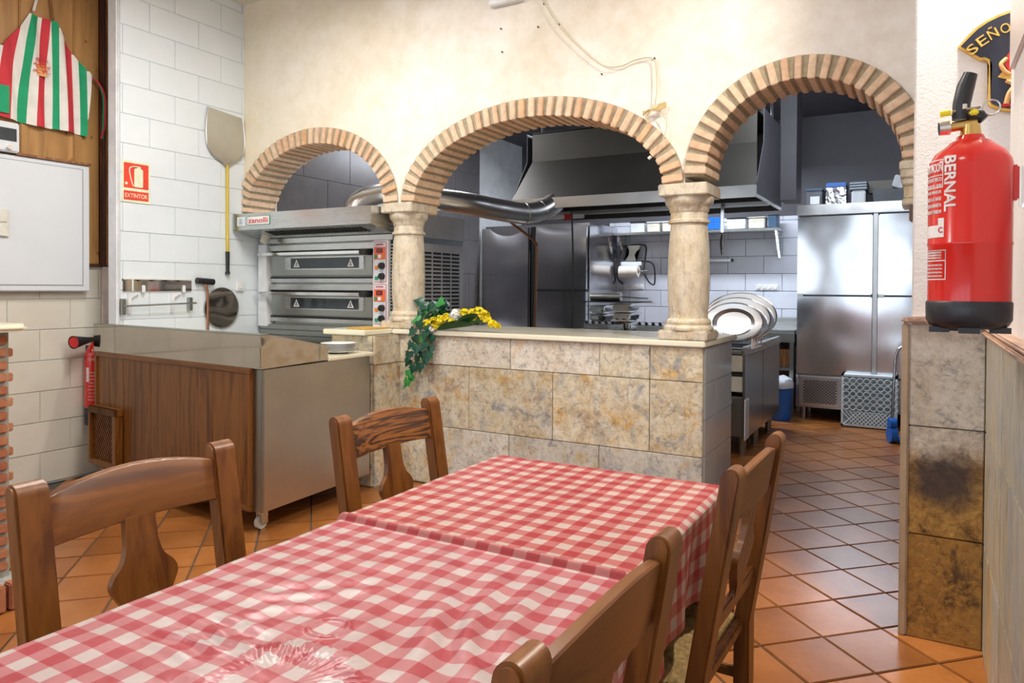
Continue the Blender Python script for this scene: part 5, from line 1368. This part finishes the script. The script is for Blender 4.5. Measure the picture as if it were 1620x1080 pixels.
# ------------------------------------------------------------------ tables and oilcloths
def table(cx, y0, y1, lab):
    t = thing('dining_table', lab, 'table', (cx, (y0+y1)/2, 0))
    obj('tabletop', Bx(-1.255, -.525, y0, y1, .735, .760, bev=.006), 'tablewood', t)
    obj('apron_rail', Bx(-1.21, -.57, y0+.04, y0+.065, .65, .735), 'tablewood', t); obj('apron_rail', Bx(-1.21, -.57, y1-.065, y1-.04, .65, .735), 'tablewood', t)
    obj('apron_rail', Bx(-1.215, -1.19, y0+.04, y1-.04, .65, .735), 'tablewood', t); obj('apron_rail', Bx(-.59, -.565, y0+.04, y1-.04, .65, .735), 'tablewood', t)
    for xx in (-1.2, -.58):
        for yy in (y0+.07, y1-.07): obj('leg', Bx(xx-.03, xx+.03, yy-.03, yy+.03, 0, .735, bev=.006), 'tablewood', t)
    return t
table(-.89, 1.385, 2.14, 'wooden dining table nearest the stone counter, under the far checked oilcloth')
table(-.89, .30, 1.365, 'wooden dining table in the foreground under the wrinkled checked oilcloth')
from mathutils import noise as NZ
def cloth(name, label, y0, y1, dropL, dropR, dropF, dropB, zt, mat, wr, uvo, x0=-1.285, x1=-.497):
    """x profile: left drop, top, right drop; y profile: near drop, top, far drop"""
    def prof(a0, a1, dA, dB, n, rc=.022):
        pts = []  # (pos, z offset, arclength)
        L_ = dA+(a1-a0)+dB
        for i in range(n+1):
            s = -dA+L_*i/n
            if s < 0: pts.append((a0, s, s))
            elif s > a1-a0: pts.append((a1, -(s-(a1-a0)), s))
            else: pts.append((a0+s, 0, s))
        return pts
    nx = 260; ny = 380
    PXs = prof(x0, x1, dropL, dropR, nx); PYs = prof(y0, y1, dropF, dropB, ny)
    bm = nb(); uvl = bm.loops.layers.uv.new('UVMap'); G = []; UV = {}
    rc = .022
    for i, (x, zx, sx_) in enumerate(PXs):
        row = []
        for j, (y, zy, sy_2) in enumerate(PYs):
            X, Y, Z_ = x, y, zt
            # rounded shoulder
            dx = max(0, rc-min(x-x0, x1-x)) if zx == 0 else rc
            dy = max(0, rc-min(y-y0, y1-y)) if zy == 0 else rc
            Z_ -= .5*(dx*dx)/rc+.5*(dy*dy)/rc
            Z_ += zx+zy
            if zx < 0:
                side = -1 if x == x0 else 1
                X += side*(.004+.010*abs(zx)/.2*math.sin(Y*26+side)+.012*abs(zx)/.2*math.sin(Y*9+1))
            if zy < 0:
                side = -1 if y == y0 else 1
                Y += side*(.004+.010*abs(zy)/.2*math.sin(X*24))
            if zx == 0 and zy == 0: Z_ += wr(X, Y)
            v = bm.verts.new((X, Y, Z_)); UV[v] = (sx_, sy_2+uvo); row.append(v)
        G.append(row)
    for i in range(nx):
        for j in range(ny):
            f = bm.faces.new((G[i][j], G[i+1][j], G[i+1][j+1], G[i][j+1]))
            for l in f.loops: l[uvl].uv = UV[l.vert]
    me_o = obj(name, bm, mat, smooth=180)
    md = me_o.modifiers.new('t', 'SOLIDIFY'); md.thickness = .0015; md.offset = -1
    return tag(me_o, label, 'tablecloth')
def wr_far(x, y):
    e = min(1, max(0, (x+1.285)/.05), max(0, (-.497-x)/.05))
    z = .0016*NZ.noise(Vector((x*6, y*6, 3)))+.0012*NZ.noise(Vector((x*15, y*13, 1)))
    # rolled hem along the near edge
    z += .009*math.exp(-((y-1.372)/.010)**2)
    return z
cloth('tablecloth', 'far red and white checked oilcloth, smooth, its hem lapping over the near one', 1.358, 2.165, .03, .235, .004, .22, .7725, 'cloth', wr_far, .048)
def wr_near(x, y):
    if y > 1.35: return -.0005
    fade = min(1, (1.35-y)/.05)
    z = .0035*NZ.noise(Vector((x*5+2, y*5, 7)))+.002*NZ.noise(Vector((x*13, y*12, 4)))
    # diagonal creases radiating from the joint
    q = (x+y)*1.0
    dens = math.exp(-(((x+.68)/.20)**2+((y-1.02)/.22)**2))
    z += .0060*dens*math.sin((x*.9+y*.5)*62+3*NZ.noise(Vector((x*6, y*6, 0))))
    d2 = math.exp(-(((x+1.0)/.16)**2+((y-.98)/.2)**2))
    z += .0022*d2*math.sin((x*.5-y*.8)*95+4*NZ.noise(Vector((x*8, y*8, 2))))
    # ring left by a hot dish
    rr_1 = math.hypot(x+.878, y-.915); z *= 1-.9*math.exp(-(rr_1/.055)**4); z += .0045*math.exp(-((rr_1-.034)/.0035)**2)-.0015*math.exp(-(rr_1/.029)**6)
    # puckered melt mark: flat disc with radial ridges round it
    cxm, cym = -.815, .735
    r = math.hypot(x-cxm, y-cym); a = math.atan2(y-cym, x-cxm)
    band = math.exp(-((r-.115)/.022)**2)
    arc = max(0, math.sin(a+.15))**.7 if math.sin(a+.15) > 0 else 0
    band *= .15+.85*arc
    z += band*(.005+.0048*math.sin(a*52+3*NZ.noise(Vector((x*30, y*30, 0))))*(.6+.4*math.sin(a*3+1)))
    z += .0022*math.exp(-((r-.095)/.018)**2)*NZ.noise(Vector((x*160, y*160, 0)))
    z += .0016*arc*math.exp(-((r-.085)/.03)**2)*math.sin(a*34+2)
    z += .0025*math.exp(-((r-.15)/.03)**2)*math.sin(a*17)*(1-arc)
    z += .004*math.exp(-(((x+1.02)/.10)**2+((y-.78)/.07)**2))*math.sin(y*150+6*NZ.noise(Vector((x*9, y*9, 5))))
    return max(z, -.0035)*fade
cloth('tablecloth', 'near red and white checked oilcloth with puckered melt mark and dish ring', .25, 1.40, .03, .26, .03, .002, .7655, 'cloth2', wr_near, 0)

# ------------------------------------------------------------------ chairs
def make_chair(label, crest='chair_x'):
    t = thing('dining_chair', label, 'chair', (0, 0, 0))
    # local: front is +y, back at y=-.2; rush seat at .45
    def by_(z):  # rake of the back posts
        return -.195 if z < .43 else -.195-(z-.43)*.16
    for s in (-1, 1):
        xs = s*.2265; hd = .0215
        zt = .935; prof = [(by_(0)-hd, 0), (by_(0)+hd, 0), (by_(.43)+hd, .43), (by_(zt)+hd, zt)]
        prof += [(by_(zt+.02*math.sin(a))+hd*math.cos(a), zt+.024*math.sin(a)) for a in [PI*k/10 for k in range(1, 10)]]
        prof += [(by_(zt)-hd, zt), (by_(.43)-hd, .43)]
        b = nb(); prism(b, prof, xs-.033, xs+.033, 'x')
        bmesh.ops.dissolve_limit(b, angle_limit=.01, verts=b.verts, edges=b.edges)
        bmesh.ops.bevel(b, geom=[e for e in b.edges if len(e.link_faces) == 2 and e.calc_face_angle(0) > 1.0], offset=.005, segments=2, affect='EDGES')
        obj('back_post', b, 'chair', t, smooth=35, local=True)
        b = Bx(s*.222-.021, s*.222+.021, .175, .217, 0, .435, bev=.006); obj('leg', b, 'chair', t, local=True)
    # crest rail with arched top
    b = nb(); n = 20; up = []; dn = []
    for i in range(n+1):
        x = -.206+.412*i/n; q = 1-(x/.206)**2
        up.append((x, .918+.030*q)); dn.append((x, .822+.006*q))
    poly = dn+up[::-1]
    prism(b, poly, -.011, .011)
    for v in b.verts: v.co.y += by_(v.co.z)+.004-.016*(1-(v.co.x/.206)**2)
    bmesh.ops.bevel(b, geom=[e for e in b.edges if len(e.link_faces) == 2 and abs(e.calc_face_angle(0)) > 1.2 and abs(e.verts[0].co.z-e.verts[1].co.z) < .02 and abs(e.verts[0].co.x-e.verts[1].co.x) > .01], offset=.003, segments=1, affect='EDGES')
    obj('crest_rail', b, crest, t, smooth=35, local=True)
    b = Bx(-.206, .206, -.010, .010, .545, .590, bev=.004)
    for v in b.verts: v.co.y += by_(v.co.z)
    obj('lower_rail', b, 'chair_x', t, local=True)
    # vase-shaped splat
    hwp = bez([(.036, .585, 0), (.030, .60, 0), (.038, .625, 0), (.060, .655, 0), (.079, .690, 0), (.072, .715, 0), (.050, .738, 0), (.040, .765, 0), (.037, .79, 0), (.036, .835, 0)], 4)
    side = [(p.x, p.y) for p in hwp]; poly = [(x, z) for x, z in side]+[(-x, z) for x, z in side[::-1]]
    b = nb(); prism(b, poly, -.008, .008)
    for v in b.verts: v.co.y += by_(v.co.z)-.006
    obj('splat', b, 'chair', t, smooth=35, local=True)
    # seat frame and woven rush seat
    fr_ = nb()
    box(fr_, -.21, .21, -.20, -.175, .405, .435, bev=.005); box(fr_, -.21, .21, .185, .21, .405, .435, bev=.005)
    box(fr_, -.235, -.21, -.18, .19, .405, .435, bev=.005); box(fr_, .21, .235, -.18, .19, .405, .435, bev=.005)
    obj('seat_frame', fr_, 'chair', t, local=True)
    b = nb(); n = 44; G = []
    for i in range(n+1):
        row = []
        for j in range(n+1):
            x = -.233+.466*i/n; y = -.175+.385*j/n
            u, v_ = x/.233, (y-.0175)/.1925
            # ribs run parallel to the nearest side
            rb = math.sin((y if abs(u) < abs(v_) else x)*2*PI/.019)
            if abs(u) >= abs(v_): rb = math.sin(y*2*PI/.017)
            else: rb = math.sin(x*2*PI/.017)
            z = .452-.012*(u**8+v_**8)-.004*(1-max(abs(u), abs(v_)))+.0028*rb-.004*math.exp(-((abs(u)-abs(v_))/.03)**2)
            row.append(b.verts.new((x, y, z)))
        G.append(row)
    for i in range(n):
        for j in range(n): b.faces.new((G[i][j], G[i+1][j], G[i+1][j+1], G[i][j+1]))
    bd = [e for e in b.edges if len(e.link_faces) == 1]
    ex_ = bmesh.ops.extrude_edge_only(b, edges=bd); vs = [g for g in ex_['geom'] if isinstance(g, bmesh.types.BMVert)]
    for v in vs: v.co.z = .415
    b.faces.new([v for v in sorted(vs, key=lambda v: math.atan2(v.co.y, v.co.x))]) if False else None
    obj('seat', b, 'rush', t, smooth=60, local=True)
    for s in (-1, 1):
        for zz in (.14, .27): obj('stretcher', Bx(s*.222-.010, s*.222+.010, -.18, .18, zz-.014, zz+.014, bev=.004), 'chair', t, local=True)
    obj('stretcher', Bx(-.205, .205, .186, .206, .20, .23, bev=.004), 'chair_x', t, local=True)
    obj('stretcher', Bx(-.205, .205, -.205, -.185, .20, .23, bev=.004), 'chair_x', t, local=True)
    return t
# left chairs face +x: local +y -> +x  => rotz=-90deg. back top lies at local y=-.28
ch0 = make_chair('honey-brown wooden chair at the near left of the tables, its back to the brick partition')
ch0.location = (-1.27, .993, 0); ch0.rotation_euler = (0, 0, -PI/2)
c = copy_tree(ch0, (-1.255, 1.868, 0), -PI/2-.012, 'wooden chair with boldly figured dark-grained crest rail in front of the prep bench')
for k in c.children:
    if k.name.startswith('crest_rail'):
        k.data = k.data.copy(); k.data.materials[0] = MT['figured']
        k['label'] = 'crest rail with bold dark grain'
copy_tree(ch0, (-.625, 1.858, 0), PI/2-.03, 'wooden chair at the right of the far table, beside the passage floor')
copy_tree(ch0, (-.640, .915, 0), PI/2-.03, 'wooden chair at the right of the near table, nearest the camera')

# ------------------------------------------------------------------ ivy and artificial flowers
def leaf_mesh(mat, s=1.0):
    pts = [(0, 0), (.28, -.12), (.50, .02), (.42, .22), (.52, .42), (.30, .48), (.16, .72), (0, 1.0), (-.16, .72), (-.30, .48), (-.52, .42), (-.42, .22), (-.50, .02), (-.28, -.12)]
    b = nb(); c = b.verts.new((0, .35*s, .06*s)); V = [b.verts.new((x*s, y*s, (-.10*abs(x)+.02)*s)) for x, y in pts]
    for i in range(len(V)): b.faces.new((c, V[i], V[(i+1) % len(V)]))
    c2 = b.verts.new((0, .35*s, .04*s)); V2 = [b.verts.new(v.co-Vector((0, 0, .02*s))) for v in V]
    for i in range(len(V)):
        b.faces.new((c2, V2[(i+1) % len(V)], V2[i])); b.faces.new((V[i], V2[i], V2[(i+1) % len(V)], V[(i+1) % len(V)]))
    return mesh_of(b, mat, 'leaf')
LM = [leaf_mesh('leaf'), leaf_mesh('leaf'), leaf_mesh('leaf2')]
iv = thing('ivy_garland', 'artificial ivy garland hanging down the stone counter by the left column', 'plant', (-2.98, 3.98, 1.06))
def put_leaf(x, y, z, s, dirv, up, k=None):
    d = Vector(dirv).normalized(); n = Vector(up); n = (n-d*n.dot(d)).normalized(); xx = d.cross(n)
    m = Matrix((xx, d, n)).transposed().to_4x4(); m.translation = Vector((x, y, z))-OFF[iv.name]
    o = bpy.data.objects.new('leaf', LM[R_.randrange(2) if k is None else k]); COL.objects.link(o); o.parent = iv
    o.matrix_local = m @ Matrix.Scale(s, 4)
def P2(px, py, y):
    # point on the plane y=const seen at photo pixel
    d = rr*((px-810)/1137.98)-uu*((py-471.62)/1137.98)+fw
    t_ = y/d.y; return Vector((d.x*t_, y, H+d.z*t_))
hang = [(662, 508), (655, 520), (675, 515), (668, 530), (655, 532), (651, 541), (674, 541), (660, 546), (681, 548), (668, 556), (648, 556), (660, 563), (672, 566), (647, 568), (655, 578), (664, 575), (646, 585), (651, 592), (680, 558), (672, 524), (684, 530), (645, 600)]
for i, (px, py) in enumerate(hang):
    p = P2(px, py, 3.955+R_.uniform(-.02, .01))
    put_leaf(p.x, p.y, p.z, R_.uniform(.062, .078), (R_.uniform(-.6, .6), R_.uniform(-.3, .1), -1 if i > 2 else -.5), (R_.uniform(-.3, .3), -1, .25), 2 if i in (16, 17, 21, 3) else None)
for i in range(26):
    px = 672+R_.uniform(-8, 38); py = 500+R_.uniform(-24, 6) if px > 668 else 505
    p = P2(px, py, 4.03+R_.uniform(-.05, .05))
    a = R_.uniform(0, 2*PI)
    put_leaf(p.x, p.y, max(p.z, 1.075), R_.uniform(.065, .085), (math.cos(a), .3*math.sin(a)-.2, math.sin(a)*.8), (R_.uniform(-.4, .4), -1, .5), 2 if i % 6 == 0 else None)
obj('stem', tube(nb(), bez([P2(706, 506, 4.0), P2(685, 492, 4.0), P2(668, 505, 3.97), P2(664, 530, 3.965), P2(660, 560, 3.965), P2(650, 595, 3.965)], 6), .004, 6), 'stem', iv, smooth=True)
fb_ = thing('flower_spray', 'artificial yellow and white flower spray lying on the counter', 'flowers', (-2.8, 3.99, 1.065))
def blossom(name, px, py, yy, R0, n, mat, s):
    b = nb(); c = P2(px, py, yy); c.z = max(c.z, 1.075)
    for k in range(n):
        th = R_.uniform(0, 2*PI); ph = R_.uniform(-.5, 1.4); q = Vector((math.cos(th)*math.cos(ph), math.sin(th)*math.cos(ph), math.sin(ph)))
        p = c+q*R0*R_.uniform(.75, 1); x_, y_ = frame_from(q); a = R_.uniform(0, 6)
        x2 = x_*math.cos(a)+y_*math.sin(a); y2 = q.cross(x2)
        V = [b.verts.new(p+x2*s*ca+y2*s*sa+q*(.35*s if k3 else -.2*s)) for k3, (ca, sa) in enumerate(((0, 0), (1, -.5), (1.15, .5), (0.1, 1), (-1, .6), (-1, -.5), (0, -1.05)))]
        for e in range(1, 6): b.faces.new((V[0], V[e], V[e+1]))
        b.faces.new((V[0], V[6], V[1]))
    return obj(name, b, mat, fb_)
for a in ((676, 513, .032), (686, 510, .034), (697, 507, .034), (707, 503, .030), (716, 507, .026), (691, 516, .022)): blossom('yellow_blossom', a[0], a[1], 3.98, a[2], 60, 'petal_y', .011)
blossom('white_blossom', 722, 499, 4.0, .045, 90, 'petal_w', .013)
blossom('white_blossom', 684, 521, 3.965, .018, 24, 'petal_w', .011)
for a in ((735, 495, .028), (748, 502, .022), (757, 495, .040), (766, 499, .036), (771, 506, .026), (779, 513, .026), (787, 516, .016), (746, 494, .020)): blossom('yellow_blossom', a[0], a[1], 4.0, a[2], 60, 'petal_y', .011)
def broad(name, p0, p1, w_, mt='leafbroad', lift=.02):
    p0, p1 = Vector(p0), Vector(p1); b = nb(); n = 8; A = []; sd_ = Vector((.1, -.75, .66))
    for k in range(n+1):
        f = k/n; c = p0.lerp(p1, f)+Vector((0, 0, lift*math.sin(PI*f))); ww = w_*math.sin(PI*(.06+.92*f))**.8
        A.append([b.verts.new(c+sd_*ww*s+Vector((0, 0, -.25*ww*abs(s)+.15*ww*(1 if s else 0)))) for s in (-1, 0, 1)])
    for p_, q_ in zip(A, A[1:]):
        for e in range(2): b.faces.new((p_[e], p_[e+1], q_[e+1], q_[e]))
    ex_ = bmesh.ops.extrude_face_region(b, geom=list(b.faces)); bmesh.ops.translate(b, verts=[g for g in ex_['geom'] if isinstance(g, bmesh.types.BMVert)], vec=(0, 0, -.0015))
    return obj(name, b, mt, fb_, smooth=60)
def Zc(px, py, z=1.075):
    d = rr*((px-810)/1137.98)-uu*((py-471.62)/1137.98)+fw; t_ = (z-H)/d.z; return Vector((d.x*t_, d.y*t_, z))
broad('leaf', P2(692, 520, 3.965), P2(750, 513, 3.97), .036)
broad('leaf', P2(718, 515, 3.955), P2(756, 497, 3.955), .040, lift=.01)
broad('leaf', P2(740, 512, 4.03), P2(780, 508, 4.06), .022, 'leaf2')
broad('leaf', P2(680, 503, 4.0), P2(668, 500, 4.0), .02, 'leaf2')
obj('stem', tube(nb(), [P2(680, 514, 4.0), P2(720, 511, 4.0), P2(770, 508, 4.02)], .004, 6), 'stem', fb_)

# dark red hanging thing at the pier edge
tag(obj('wall_hook_holder', Bx(-.055, -.034, 4.0, 4.08, 1.69, 1.765, bev=.006), 'darktrim'), 'small dark red holder below the half capital at the pier', 'holder')

# unseen dining room lamps, added as housings for the area lights
for i, (x, y) in enumerate(((-3.2, 2.6), (-1.9, 2.0), (-3.3, .2), (-1.0, .1))):
    t = thing('added_ceiling_lamp', 'added, unseen square white ceiling lamp ' + ('above the prep bench', 'above the far table', 'above the brick partition', 'above the near table')[i], 'lamp', (x, y, 3.56), group='added dining room ceiling lamps')
    f_ = nb()
    for a in ((-.32, .32, -.32, -.28), (-.32, .32, .28, .32), (-.32, -.28, -.28, .28), (.28, .32, -.28, .28)): box(f_, x+a[0], x+a[1], y+a[2], y+a[3], 3.49, 3.62)
    obj('frame', f_, 'white', t)
t = thing('corner_lamp', 'small round ceiling lamp in the corner above the pier', 'lamp', (.11, 3.06, 3.6))
b = nb(); lathe(b, [(.075, 3.63), (.075, 3.54), (.068, 3.53), (.066, 3.54), (.066, 3.60)], .11, 3.06, 24)
obj('shade', b, 'white', t, smooth=True)
